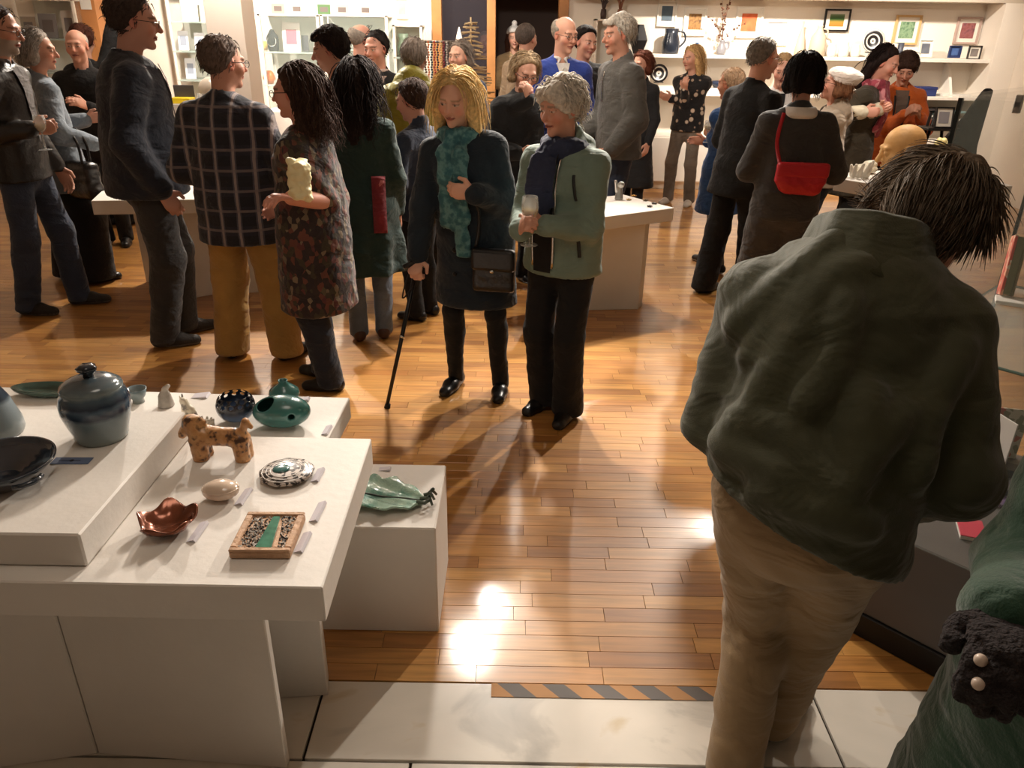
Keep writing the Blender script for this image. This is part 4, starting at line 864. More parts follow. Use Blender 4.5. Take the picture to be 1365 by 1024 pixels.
def wine_glass(label, p, wine, k=1.0, tilt=0.):
    """p = where the fingers hold the stem, just under the bowl"""
    g = empty('wine_glass', (p[0], p[1], p[2] - .085 * k), 0, label, 'glass', 'wine glasses in hands'); g.rotation_euler = (tilt, tilt * .4, 0); g.scale = (k, k, k)
    mk('foot', lathe([(.001, 0), (.032, 0), (.033, .002), (.006, .006), (.0035, .012), (.001, .012)], 20), glass_m, g); mk('stem', lathe([(.0035, .008), (.003, .05), (.0034, .085), (.006, .092)], 10), glass_m, g)
    mk('bowl', lathe([(.004, .088), (.02, .098), (.03, .118), (.032, .14), (.027, .178), (.0262, .178), (.031, .14), (.029, .119), (.019, .1), (.003, .091)], 24, None, False), glass_m, g)
    mk('wine', lathe([(.001, .093), (.018, .101), (.0275, .119), (.029, .132), (.001, .132)], 20), wine, g); return g
def bag_strap(par, tn, name, m, pts, w=.012, n=18):
    """pts: (x, z, sgn) control points on the garment surface"""
    V = torso_v(par); P_ = [surf(V, x, z, sg) for x, z, sg in pts]; q = smooth_path(P_, n); return mk(name, strip(q, w, .006, lambda i: (0, pts[0][2], .25)), m, par)

# ================================================================ THE FOREGROUND MAN IN THE OLIVE COAT
OX, OY, OF = .62, 1.36, 35
OLIVE = cloth('olive_coat', (60, 60, 38), .8, bump=(300, .12), var=(5, .1))
BEIGE = cloth('beige_chinos', (148, 122, 88), .85, bump=(260, .12), var=(6, .1))
opose = dict(lean=21, side=4, twist=-18, hy=62, hp=40, hr=14, hl=w2l((.66, 1.68, 1.0), OX, OY, OF), hrt=w2l((.93, 1.50, .80), OX, OY, OF), fl=tuple(w2l((.585, 1.37, 0), OX, OY, OF)[:2]), fr=tuple(w2l((.725, 1.535, 0), OX, OY, OF)[:2]), el=(-.2, -.5, -1), er=(.5, -1, 0), headfwd=.06, headz=-.095, wide=1.06, footyaw=(0, 10), drop=.03, shz=.238)
ot = dict(hem=.44, hemr=.22, hip=.205, belly=.205, chest=.205, sh=.072, arm=.088, elbow=.082, wrist=.066, sq=.78, hsq=.86, collar=0, fold=.007, neck=.06, hemcut=(rotm(-OF) @ v3(-.40, 0, -1), w2l((.62, 1.2, .84), OX, OY, OF)))
_s = skel(1.70, **opose); _V = top_field(_s, ot, .02).mesh()[0]; _px = mesh_pix((OX, OY), OF, _V)
def _pick(x, y):
    d = np.hypot(_px[:, 0] - x, _px[:, 1] - y); c = np.argsort(d)[:14]; return _V[c[np.argmin(_px[c, 2])]]
def coat_folds(f):
    for path, r in [([(1120, 320), (1040, 370), (975, 440)], .013), ([(1150, 345), (1060, 400), (990, 480)], .01), ([(1120, 400), (1095, 480), (1065, 550)], .014), ([(1065, 430), (1020, 520), (965, 600)], .015), ([(1150, 520), (1125, 590)], .013), ([(1215, 530), (1150, 610), (1110, 680)], .016), ([(955, 590), (1000, 620), (1060, 640)], .014), ([(970, 560), (1040, 590), (1090, 640)], .011), ([(1290, 470), (1250, 560), (1225, 640)], .014), ([(1010, 660), (1090, 690), (1160, 715)], .01)]:
        pts = [_pick(*q) for q in path]; pts = smooth_path(pts, 10)
        for a, b in zip(pts[:-1], pts[1:]): f.cap(a, b, r, k=.045)
ot2 = dict(ot); ot2['extra'] = coat_folds
man, ms = person('man in an olive green coat and beige trousers bending to the glass case', OX, OY, OF, 1.70, skin=(196, 140, 112), pose=opose, beard=(120, 104, 92), top=ot2, topm=OLIVE, topname='coat', leg=dict(thigh=.115, knee=.084, cuff=.066, bulk=1.0, fold=.009), legm=BEIGE, shoem=shoe_b, solem=sole_d,
    hairs=dict(kind='short', col=(98, 84, 70), th=.018, top=1, nape=-.1, strands=3400, slen=.085, wild=.14, drop=.42, lift=.16, w=.0021, szmin=-.09, line=.075), q=.75, seed=5, hands=dict(R=dict(curl=.5), L=dict(curl=.6)), shoek=1.05)
N, up, fw, rt = ms['N'], ms['R'][:, 2], ms['R'][:, 1], ms['R'][:, 0]
vs, fs = [], []; na = 49; prof = [(.082, -.01), (.086, .03), (.092, .062), (.1, .07), (.108, .064), (.118, .03), (.132, -.012), (.146, -.052), (.142, -.056), (.126, -.016), (.104, .02), (.09, .0)]; npf = len(prof)
for i in range(na):                          # standing and folded coat collar
    t = i / (na - 1) * 2 - 1; a = math.radians(180 + t * 152); dr_ = abs(t) ** 3; wv = .004 * math.sin(t * 11) + .003 * math.sin(t * 23 + 1)
    for r_, z_ in prof:
        o_ = max(0, (r_ - .1) / .046); vs.append(N + up * (z_ - dr_ * .03 - dr_ * .075 * o_ + wv * o_) + (rt * math.sin(a) + fw * math.cos(a)) * (r_ + dr_ * .02 * o_ + wv))
for i in range(na - 1): fs += [(i * npf + k, i * npf + (k + 1) % npf, (i + 1) * npf + (k + 1) % npf, (i + 1) * npf + k) for k in range(npf)]
fs = [list(q) for q in fs] + [list(range(npf)), list(range((na - 1) * npf, na * npf))[::-1]]
mk('collar', (vs, fs), OLIVE, part(man, 'coat'))
f = Field(N - .14, N + .14, .006)
for i in range(24): a0, a1 = i * .2618, (i + 1) * .2618; g = lambda a: N + up * .055 + fw * .02 + (rt * math.sin(a) + fw * math.cos(a)) * .066; f.cap(g(a0), g(a1), .012, k=.01, sq=(up, 1.)); f.cap(g(a0) - up * .025, g(a1) - up * .025, .012, k=.01)
mk('shirt_collar', f.mesh(), cloth('pale_shirt', (196, 184, 166)), man)
# ---- person in the bottle green coat at the right edge
GX, GY, GF = .985, .90, 20
w = v3(*ony(1316, 880, .74))
GREEN = cloth('bottle_green', (15, 54, 30), .85, bump=(220, .2), sheen=.3)
gp, gs = person('person in a bottle green wool coat with a dark beaded glove, right edge', GX, GY, GF, 1.66, pose=dict(hl=w2l(w + v3(.02, .0, .06), GX, GY, GF), hrt=(.18, .25, .95), el=(-.35, -.6, -1)), hairs=dict(kind='short', col=DKBR, th=.02), top=dict(hem=.16, hemr=.33, hip=.235, belly=.2, chest=.18, sq=.8, hsq=.85, arm=.075, elbow=.072, wrist=.06, skirt=.012, pleats=5, collar=2, fold=.01), topm=GREEN, topname='coat', leg=dict(), legm=BLK, shoem=shoe_b, q=1.1, female=True, hands=dict(L=None))
f = hand_field(gs, 'L', .004, .55, (.2, .6, -.4), None, 1.15); f.D = f.D - .004; f.noise(.003, 140, 1); f.noise(.002, 300, 3)
gl = mk('glove', f.mesh(), mat('dark_fuzzy_wool', (34, 22, 20), .9, bump=(160, 1.0)), gp); gl['label'] = 'dark brown fuzzy glove with two pale beads'
gv_ = verts_of(gl); gpx = mesh_pix((GX, GY), GF, gv_)
for q in [(1307, 877), (1299, 911)]:
    d_ = np.hypot(gpx[:, 0] - q[0], gpx[:, 1] - q[1]); c_ = np.argsort(d_)[:12]; mk('bead', sphere(gv_[c_[np.argmin(gpx[c_, 2])]], .0075, 14, 8), mat('pale_bead', (196, 176, 160), .25), gl)

# ================================================================ CENTRE WOMEN
LIGHTWOOL = None
bx, by, bf = -.19, 3.74, 192
BLUEB = cloth('dark_teal_coat', (20, 34, 46), .85)
pose = dict(lean=9, side=6, hy=6, hp=16, hr=-4, hrt=w2l(ony(556, 345, 3.62), bx, by, bf), hl=w2l(ony(632, 258, 3.50), bx, by, bf), fr=(.11, .02), fl=(-.14, .03), er=(.8, -.6, -.3))
b, s = person('blond woman in a long dark blue coat leaning on a black walking cane', bx, by, bf, 1.57, skin=PALE, pose=pose, female=True, top=dict(hem=.305, hemr=.235, hip=.2, belly=.185, chest=.18, sq=.75, arm=.07, elbow=.066, wrist=.058, bust=1, collar=1, hsq=.7), topm=BLUEB, topname='coat', leg=dict(thigh=.08, knee=.055, cuff=.046), legm=BLK, shoem=shoe_b, solem=sole_d, boot=.1,
    hairs=dict(kind='long', col=BLOND, len=.12, flare=.02, front=.03, th=.016, strands=500, slen=.24, wild=.15, w=.003, line=.06), brow=(160, 130, 100), seed=2, hands=dict(R=dict(curl=.95, palm=(-.2, .4, -1), dir=(-.1, .75, -.5)), L=dict(curl=.5, palm=(0, -1, 0), dir=(1, .15, .1))))
scarf(b, s, cloth('teal_scarf', (44, 92, 100), pattern=p_noise(30, [(0, (20, 50, 64)), (.45, (52, 102, 110)), (.6, (96, 140, 142)), (1, (30, 70, 84))])), 'coat', ((-.03, .50), (.04, .34)), .03)
for z in (.9, .78, .66): V = torso_v(b); mk('button', sphere(surf(V, .07, z), (.011, .006, .011), 12, 6), metal_d, b)
cane_top, cane_tip = Vector(ony(556, 352, 3.60)), Vector(onz(516, 544, 0))
c = empty('walking_cane', cane_tip, 0, 'black folding walking cane held by the blond woman', 'cane'); d = cane_top - cane_tip; cb = mat('cane_black', (16, 16, 17), .35)
mk('shaft', tube([(0, 0, .012), tuple(d * .45), tuple(d * .98)], [.0095, .0105, .011], 10), cb, c); mk('tip', tube([(0, 0, 0), tuple(d * .03), tuple(d * .035)], [.016, .014, .011], 12), mat('rubber', (22, 22, 22), .9), c)
mk('grip', tube([tuple(d * .98 + Vector((.05, .03, -.004))), tuple(d * .995 + Vector((.02, .01, .008))), tuple(d + Vector((-.02, -.015, .008))), tuple(d + Vector((-.06, -.04, -.006)))], [.013, .016, .016, .012], 10), cb, c)
mk('wrist_strap', tube(smooth_path([tuple(d * .96), tuple(d * .93 + Vector((-.03, -.02, 0))), tuple(d * .78 + Vector((-.035, -.02, 0))), tuple(d * .84 + Vector((0, -.01, 0)))]), .004, 6), cb, c); mk('collar_ring', tube([tuple(d * .5), tuple(d * .515)], .0125, 12), silver, c)
V = torso_v(b); bp = surf(V, -.13, .70, 1, off=.048); wp = l2w(bp, bx, by, bf)
bag = empty('shoulder_bag', (wp[0], wp[1], wp[2] - .11), -math.radians(bf - 180), 'black leather shoulder bag on the blond woman\'s hip', 'bag')
f = Field((-.13, -.06, -.02), (.13, .06, .26), .006); f.rbox((0, 0, .11), (.105, .028, .105), .022, k=.01); f.noise(.003, 40, 2); mk('body', f.mesh(), bagleather, bag)
f = Field((-.13, -.06, .08), (.13, .06, .25), .006); f.rbox((0, -.012, .165), (.107, .024, .055), .02, k=.01); mk('flap', f.mesh(), bagleather, bag); mk('clasp', sphere((0, -.04, .115), (.012, .005, .009), 12, 6), silver, bag)
lp_ = [Vector((-.09, 0, .2))] + [Vector(l2w(surf(V, x, z, 1, off=.012), bx, by, bf)) - Vector((wp[0], wp[1], wp[2] - .11)) for x, z in ((-.06, .98), (.02, 1.12), (.1, 1.26))]
RZ = Matrix.Rotation(math.radians(bf - 180), 3, 'Z'); lp_ = [lp_[0]] + [RZ @ q for q in lp_[1:]]
mk('strap', strip(smooth_path(lp_, 14), .014, .005, (0, -1, .2)), bagleather, bag)

tx, ty, tf = .225, 3.46, 208
SAGE = cloth('sage', (116, 136, 124), .7, bump=(60, .15))
pose = dict(hy=20, hp=10, hl=w2l(ony(724, 300, 3.22), tx, ty, tf), hrt=w2l(ony(694, 306, 3.20), tx, ty, tf), fl=(-.075, .03), fr=(.08, -.02), el=(-.7, -1, -.3), footyaw=(6, 10), lean=3)
b, s = person('elderly woman in a sage green zip jacket holding a wine glass', tx, ty, tf, 1.545, skin=(206, 154, 132), pose=pose, female=True, top=dict(hem=.475, hemr=.205, hip=.195, belly=.19, chest=.185, sq=.78, arm=.07, elbow=.066, wrist=.056, bust=1, collar=2, hood=1), topm=SAGE, leg=dict(cuff=.085, knee=.078, thigh=.095), legm=BLK, shoem=shoe_b, solem=sole_d,
    hairs=dict(kind='short', col=WHT_H, th=.02, curly=1, fringe=1, top=1, nape=-.095, strands=420, slen=.07, wild=.6, scurl=.008, w=.004), brow=(130, 116, 104), seed=3, hands=dict(L=dict(curl=.85, palm=(1, -.3, 0), dir=(.9, .5, .1)), R=dict(curl=.85, palm=(-1, -.2, 0), dir=(-.5, .7, .5))))
V = torso_v(b); n_ = 14; vs = []
for i in range(n_):
    z = 1.28 - (1.28 - .76) * i / (n_ - 1); ww = .055 - .012 * i / n_
    for a in (-1, -.3, .4, 1): vs.append(surf(V, .035 + a * ww, z, 1, off=.008))
vs = np.array(vs); fs = [(i * 4 + k, i * 4 + k + 1, i * 4 + 5 + k, i * 4 + 4 + k) for i in range(n_ - 1) for k in range(3)]; nb = len(vs)
mk('black_top', (np.concatenate([vs, vs - v3(0, .03, 0)]), np.array(fs + [(nb + i, nb + l, nb + k, nb + j) for i, j, k, l in fs])), BLK, b)
front_line(b, 'jacket', 'zip', silver, -.03, 1.27, -.015, .77, 1, .01); front_line(b, 'jacket', 'zip', silver, .09, 1.27, .085, .77, 1, .008)
front_line(b, 'jacket', 'pocket_zip', zipm, -.125, .98, -.135, .84, 1, .016); front_line(b, 'jacket', 'pocket_zip', zipm, -.10, 1.2, -.115, 1.09, 1, .012)
scarf(b, s, cloth('navy_scarf', (38, 46, 72)), 'jacket', ((.03, .26), (.06, .2)), .034, wrap=.075)
wine_glass('wine glass held by the woman in the sage jacket', ony(706, 296, 3.19), wine_w, 1.15)

# ================================================================ LEFT HALF
def hb(kind='short', col=GREY_H, **k): d = dict(kind=kind, col=col); d.update(k); return d
# 1 man at the left edge
x, y, fc = -3.05, 4.84, 84
LEATH = mat('dark_leather_jacket', (34, 30, 28), .42, bump=(30, .3), var=(8, .2))
b, s = person('man with glasses and grey goatee in a dark leather jacket, left edge', x, y, fc, 1.80, skin=SHADE, pose=dict(hp=10, hrt=w2l(ony(44, 172, 4.72), x, y, fc), fl=(-.1, .12), fr=(.1, -.12), lean=2), beard=(150, 142, 132), hairs=hb(col=(58, 46, 40), th=.012), top=dict(hem=.475, hemr=.2, wrist=.05, belly=.175), topm=LEATH, leg=dict(knee=.075, cuff=.068), legm=JEAN, shoem=shoe_d, solem=sole_g, glass=metal_d, seed=4, hands=dict(R=dict(curl=.85, palm=(-1, 0, .1), dir=(-.2, 1, .1))), q=1.1)
lapel_shirt(b, s, cloth('grey_pullover', (92, 86, 84)), 'jacket', .42, .06); wine_glass('wine glass held by the man in the dark leather jacket', ony(56, 178, 4.72), wine_w, 1.1)
# 2 person in blue grey cardigan
x, y, fc = -3.2, 5.5, 48
b, s = person('grey-haired woman in a slate blue cardigan seen from behind with black handbag', x, y, fc, 1.66, skin=SHADE, pose=dict(hy=25, hp=6, hrt=(.26, .2, .98), hl=(-.16, .28, 1.1), fl=(-.1, -.05), fr=(.12, .05)), female=True, hairs=hb('bob', (148, 140, 132), len=.02, th=.016), top=dict(hem=.40, hemr=.25, hip=.21, belly=.19, arm=.075, elbow=.07, wrist=.05, hsq=.8), topm=cloth('slate_blue', (108, 118, 128)), topname='cardigan', leg=dict(thigh=.12, knee=.13, cuff=.14), legm=BLK, shoem=shoe_b, seed=5, q=1.1)
V = verts_of(part(b, 'cardigan')); hp_ = l2w(s['AR'], x, y, fc)
bag = empty('handbag', (hp_[0] - .1, hp_[1] - .1, hp_[2] - .33), -.5, 'large black leather handbag on the arm of the woman in slate blue', 'bag')
f = Field((-.2, -.1, -.02), (.2, .1, .3), .008); f.rbox((0, 0, .12), (.17, .055, .115), .04, k=.02); f.cap((-.14, 0, .03), (.14, 0, .03), .06, k=.03); f.noise(.005, 30, 1); mk('body', f.mesh(), bagleather, bag)
for e in (-.03, .03): mk('handle', tube(smooth_path([(-.1, e, .22), (-.09, e, .36), (0, e, .44), (.09, e, .36), (.1, e, .22)], 20), .009, 7), bagleather, bag)
# 3 bald man facing us
person('bald man in a black pullover facing the camera at the left', -3.42, 6.5, 168, 1.66, skin=(214, 160, 138), pose=dict(hp=3, hl=(-.06, .3, 1.15)), top=dict(hem=.5, collar=2, bulk=1.05), topm=BLK, topname='pullover', leg=dict(), legm=BLK, shoem=shoe_b, q=1.25, seed=6, hairs=hb('ring', (170, 160, 150), th=.004), brow=(120, 100, 90))
# 4 dark-haired person in black skirt, arm raised
person('person in black with reddish brown hair reaching up behind the bald man', -3.72, 7.2, 10, 1.68, skin=SHADE, pose=dict(hrt=(.18, .25, 1.86), er=(1, 0, 0), side=-3, hy=-20), female=True, hairs=hb('short', (70, 40, 30), th=.022, curly=1), top=dict(hem=.17, hemr=.3, arm=.075, elbow=.07, wrist=.055, skirt=.012), topm=BLK, topname='dress', leg=dict(), legm=BLK, shoem=shoe_b, q=1.3, seed=7)
# 5 tall man in navy jacket
x, y, fc = -2.05, 4.34, 64
b, s = person('tall man in a navy jacket with glasses, hand in trouser pocket', x, y, fc, 1.86, skin=(190, 142, 124), pose=dict(hp=8, hy=4, hrt=(.25, .06, .93), hl=(-.1, .34, 1.2), er=(.5, -1, 0), fl=(-.09, .06), fr=(.1, -.06), lean=1, headfwd=.02), hairs=hb(col=(64, 54, 50), th=.014), top=dict(hem=.475, hemr=.24, hip=.225, belly=.215, chest=.205, arm=.082, elbow=.072, wrist=.058, sq=.8, hsq=.85), topm=NAVY, leg=dict(thigh=.1, knee=.085, cuff=.075), legm=CHAR, shoem=shoe_d, solem=sole_g, glass=metal_d, seed=8, jaw=1.15)
lapel_shirt(b, s, cloth('striped_shirt', (186, 170, 166), pattern=p_bands(0, [(i / 24, ((196, 180, 176) if i % 2 else (110, 60, 66))) for i in range(25)], -.12, .12)), 'jacket', .5, .07)
# 6 man in plaid shirt
x, y, fc = -1.47, 4.08, 6
b, s = person('man in a dark plaid shirt and mustard trousers seen from behind', x, y, fc, 1.665, skin=SHADE, pose=dict(hy=38, hp=4, fl=(-.15, .0), fr=(.17, .02), hl=(-.22, .2, .95), hrt=(.22, .22, .95), footyaw=(14, 26), wide=1.06), hairs=hb(col=(98, 84, 76), th=.014, strands=160, slen=.04), top=dict(hem=.415, hemr=.235, hip=.215, belly=.205, chest=.2, arm=.076, elbow=.07, wrist=.055, hsq=.75), topm=cloth('plaid', (40, 40, 50), pattern=p_plaid), topname='shirt', leg=dict(thigh=.11, knee=.1, cuff=.098), legm=cloth('mustard', (166, 128, 66)), shoem=shoe_d, solem=sole_d, glass=metal_d, seed=9)
# 7 woman in leaf tunic
x, y, fc = -.99, 3.74, 282
LEAF = cloth('leaf_print', (80, 60, 50), pattern=p_voronoi(40, [(0, (44, 32, 30)), (.28, (96, 54, 42)), (.42, (58, 50, 36)), (.55, (112, 98, 78)), (.62, (38, 28, 30)), (.8, (84, 42, 40)), (.93, (80, 74, 54))], (1.2, 1.2, .8)))
b, s = person('woman with long dark curly hair in a leaf print tunic facing left', x, y, fc, 1.555, skin=(206, 146, 126), pose=dict(hp=4, hy=-4, shz=.262, hl=w2l(ony(388, 264, 3.46), x, y, fc), hrt=(.02, .12, .93), fl=(-.07, -.06), fr=(.08, .05), el=(-.15, -.4, -1)), female=True, hairs=hb('long', DKBR, len=.2, th=.022, curly=1, front=-.02, strands=700, slen=.3, scurl=.012, w=.003, wild=.15, ymax=.0), top=dict(hem=.285, hemr=.245, hip=.225, belly=.2, chest=.19, bust=1, arm=.078, elbow=.062, sleeve=.53, hsq=.82, sq=.78), topm=LEAF, topname='tunic', leg=dict(thigh=.1, knee=.08, cuff=.075), legm=NAVY, shoem=shoe_b, seed=10, glass=metal_d, hands=dict(L=dict(curl=.4, palm=(.4, 0, -1))))
f = Field(s['EL'] - .3, s['EL'] + .35, .006); f.cap(s['EL'], s['AL'], .046, .032, .02); mk('forearm', f.mesh(), mat('bare_arm_skin', (212, 150, 128), .5), b)
f = Field((-.08, -.06, -.02), (.08, .06, .2), .005)
for i in range(26): a = i * 2.4; zz = .0065 * i; f.ell((.032 * math.cos(a), .026 * math.sin(a), .01 + zz), (.022, .022, .017), k=.02)
f.noise(.006, 70, 1); p = ony(402, 268, 3.40); tag(mk('ruffled_ceramic', f.mesh(), mat('cream_glaze', (226, 214, 168), .45), loc=p), 'cream ruffled piece held against the leaf print tunic', 'ceramic')
# 9 dark-haired man facing left
person('dark-haired man in profile behind the curly-haired woman, facing left', -1.16, 5.35, 262, 1.70, skin=SHADE, pose=dict(hp=12), hairs=hb(col=(36, 28, 26), th=.026, top=1), top=dict(hem=.45), topm=BLK, leg=dict(), legm=BLK, shoem=shoe_b, q=1.2, seed=11)
# 10 woman in dark green dress
x, y, fc = -.87, 4.40, 352
b, s = person('woman with long dark hair in a bottle green dress seen from behind', x, y, fc, 1.55, skin=SHADE, pose=dict(hy=-14, fl=(-.07, .0), fr=(.08, .03)), female=True, hairs=hb('long', (36, 28, 26), len=.26, th=.026, curly=1, strands=400, slen=.34, scurl=.01, w=.0032, wild=.15, ymax=.0), top=dict(hem=.29, hemr=.27, hip=.2, belly=.17, skirt=.018, pleats=8, hsq=.9), topm=cloth('dark_green_dress', (20, 46, 42)), topname='dress', leg=dict(cuff=.06), legm=JEAN_L, shoem=shoe_br, seed=12, q=1.1)
V = torso_v(b); pts = [surf(V, .10, z, -1, off=.012) for z in (1.0, .94, .86, .78, .70)]
mk('red_sash', strip(smooth_path(pts, 14), .075, .012, (0, -1, 0)), cloth('red_sash', (124, 34, 42), pattern=p_voronoi(38, [(0, (112, 28, 36)), (.8, (170, 96, 96))], (1, 1, .8))), b)
# 11-15 group in the middle distance
b, s = person('balding man with spectacles pushed up on his head', -1.35, 7.1, 58, 1.73, skin=(212, 158, 138), hairs=hb('ring', (150, 140, 130), th=.008), top=dict(hem=.47), topm=CHAR, leg=dict(), legm=BLK, shoem=shoe_b, q=1.35, seed=13)
T = lambda *p: tuple(headpt(s, *p)); mk('spectacles', join(*[tube([T(e * .033 + .024 * math.cos(a * .4488), .055 + .012 * math.sin(a * .4488), .105 + .015 * math.sin(a * .4488)) for a in range(15)], .002, 5) for e in (-1, 1)] + [tube([T(e * .057, .055, .105), T(e * .084, -.02, .03)], .002, 5) for e in (-1, 1)]), metal_d, b)
b, s = person('man in an open dark jacket and pale jumper facing the camera', -1.07, 6.42, 196, 1.68, skin=(198, 144, 124), hairs=hb(col=(34, 28, 26), th=.012), pose=dict(hp=6, hy=8), top=dict(hem=.46, bulk=1.04), topm=BLK, leg=dict(), legm=BLK, shoem=shoe_b, q=1.3, seed=14); lapel_shirt(b, s, cloth('pale_jumper', (190, 166, 156)), 'jacket', .34, .085)
b, s = person('person in a yellow-green puffer jacket seen from behind', -.70, 5.6, 5, 1.645, skin=SHADE, hairs=hb(col=(120, 108, 98), th=.014), pose=dict(wide=1.05), top=dict(hem=.46, bulk=1.25, puff=1, collar=2, hood=1.7, wrist=.055), topm=cloth('yellow_puffer', (148, 140, 44), .5), leg=dict(), legm=BLK, shoem=shoe_b, q=1.25, seed=15)
person('short-haired boy in a navy jacket behind the blond woman', -.585, 4.8, 300, 1.435, skin=(190, 140, 122), hairs=hb(col=(56, 42, 36), th=.022), pose=dict(hp=14, hy=-10), top=dict(hem=.46, bulk=1.0, collar=2), topm=cloth('navy_blue_jacket', (34, 44, 64)), leg=dict(), legm=BLK, shoem=shoe_b, q=1.2, seed=16)
b, s = person('grey-haired woman in a navy speckled jacket with a tan bag strap', -.47, 6.9, 196, 1.615, skin=PALE, hairs=hb('bob', (128, 116, 106), len=.0, th=.014, front=-.02), pose=dict(hy=14, hp=2), female=True, top=dict(hem=.47, bust=1), topm=cloth('speckled_navy', (40, 52, 80), pattern=p_voronoi(60, [(0, (32, 42, 66)), (.6, (52, 68, 104)), (.85, (90, 100, 124))])), leg=dict(), legm=NAVY, shoem=shoe_b, q=1.3, seed=17)
lapel_shirt(b, s, cloth('pale_pattern_blouse', (196, 168, 156)), 'jacket', .34, .05); bag_strap(b, 'jacket', 'bag_strap', cloth('tan_strap', (176, 112, 84)), [(-.12, 1.33, 1), (-.13, 1.15, 1), (-.17, .95, 1)], .022)

# ================================================================ RIGHT HALF AND BACKGROUND VISITORS
b, s = person('person in a tan coat and grey hair seen from behind beside the blue pullover', .06, 7.9, 40, 1.75, skin=SHADE, hairs=hb(col=(84, 74, 68), th=.012), top=dict(hem=.4, hemr=.22, bulk=1.05, hood=1), topm=cloth('tan_coat', (168, 146, 120)), topname='coat', leg=dict(), legm=BLK, shoem=shoe_b, q=1.4, seed=18)
x, y, fc = .0, 5.62, 152
b, s = person('woman with short fair hair in a black coat, hand at her mouth', x, y, fc, 1.585, skin=(210, 160, 138), female=True, pose=dict(hy=8, hp=22, hr=-4, lean=6, hl=w2l(ony(706, 133, 5.4), x, y, fc), hrt=(.1, .25, .98)), hairs=hb('bob', (150, 128, 100), len=-.01, th=.016, front=.005), top=dict(hem=.33, hemr=.25, hip=.22, belly=.2, chest=.19, arm=.078, elbow=.072, wrist=.056, hsq=.85), topm=BLK, topname='coat', leg=dict(), legm=BLK, shoem=shoe_b, q=1.1, seed=19, glass=metal_d, hands=dict(L=dict(curl=.7, palm=(.3, -1, 0), dir=(.4, .2, 1))))
x, y, fc = .34, 6.55, 172
b, s = person('man with glasses in a bright blue pullover and white collar', x, y, fc, 1.81, skin=(218, 164, 140), pose=dict(hy=-26, hp=10, hrt=(.12, .26, 1.08), hl=(-.2, .1, .95)), hairs=hb('ring', (150, 140, 128), th=.008), top=dict(hem=.5, belly=.18, bulk=1.06, vneck=.1), topm=cloth('cobalt_blue', (42, 66, 150)), topname='pullover', leg=dict(), legm=CHAR, shoem=shoe_b, glass=metal_d, q=1.1, seed=20)
lapel_shirt(b, s, WHITE, 'pullover', .13, .05); front_line(b, 'pullover', 'tie', cloth('red_tie', (140, 70, 66)), 0, 1.43, 0, 1.36, 1, .03)
person('dark-haired person in black partly hidden behind the blue pullover man', .60, 7.25, 150, 1.74, skin=SHADE, pose=dict(hr=-6, side=5), hairs=hb(col=BLKH, th=.02), top=dict(hem=.45, bulk=1.05), topm=BLK, leg=dict(), legm=BLK, shoem=shoe_b, q=1.4, seed=21)
x, y, fc = .79, 6.2, 250
b, s = person('white-haired man in a grey fleece and dark jeans facing left', x, y, fc, 1.815, skin=(200, 146, 122), pose=dict(hp=6, hl=(-.2, .16, .93), hrt=(.15, .25, 1.0), lean=2), hairs=hb(col=(180, 172, 160), th=.016, top=1, strands=200, slen=.05, wild=.35), top=dict(hem=.47, hemr=.2, bulk=1.16, arm=.075, elbow=.07, wrist=.055, collar=2), topm=cloth('grey_fleece', (86, 84, 80)), topname='fleece', leg=dict(knee=.08, cuff=.075), legm=JEAN, shoem=shoe_d, solem=sole_d, q=1.05, seed=22)
front_line(b, 'fleece', 'zip', silver, .0, 1.47, .0, 1.25, 1, .01)
x, y, fc = 1.82, 8.6, 212
b, s = person('blond woman in a black blouse with pale flowers, arms folded', x, y, fc, 1.58, skin=(212, 160, 136), female=True, pose=dict(hy=30, hp=8, hl=(.14, .2, 1.1), hrt=(-.02, .24, 1.2), fl=(-.12, .02), fr=(.12, .04)), hairs=hb('long', (196, 160, 110), len=.12, th=.014, front=.01), top=dict(hem=.49, bust=1, bulk=1.03), topm=cloth('flower_blouse', (24, 22, 24), pattern=p_voronoi(13, [(0, (206, 190, 170)), (.27, (150, 130, 112)), (.33, (24, 22, 24))], out='Distance')), topname='blouse', leg=dict(cuff=.065, knee=.07), legm=cloth('taupe_trousers', (112, 100, 88)), shoem=shoe_w, solem=sole_w, q=1.35, seed=23, hands=dict(L=dict(curl=.5, palm=(0, -1, 0)), R=dict(curl=.6, palm=(0, -1, 0))))
person('brown-haired person in black behind the grey fleece man', 1.2, 7.95, 225, 1.53, skin=SHADE, hairs=hb('bob', (84, 44, 30), len=.02, th=.02), pose=dict(hrt=(.1, .3, 1.0)), top=dict(hem=.2, hemr=.25), topm=BLK, topname='coat', leg=dict(), legm=BLK, shoem=shoe_b, q=1.4, seed=24, female=True)
x, y, fc = 1.6, 6.08, 318
b, s = person('short person in an open blue coat holding a small wine glass', x, y, fc, 1.48, skin=(212, 150, 120), pose=dict(hp=6, hl=w2l(ony(948, 181, 6.1), x, y, fc), el=(-.3, -1, -.8), hrt=(.1, .26, .95), fl=(-.08, -.12), fr=(.08, .1)), hairs=hb(col=(190, 160, 130), th=.006), top=dict(hem=.31, hemr=.22, hip=.19, bulk=1.05, hsq=.85), topm=cloth('blue_coat', (44, 82, 138)), topname='coat', leg=dict(), legm=KHAKI, shoem=shoe_d, solem=sole_w, q=1.15, seed=25, hands=dict(L=dict(curl=.85)))
wine_glass('small wine glass held by the person in the blue coat', ony(943, 176, 6.08), wine_w, .9)
x, y, fc = 1.54, 5.42, 62
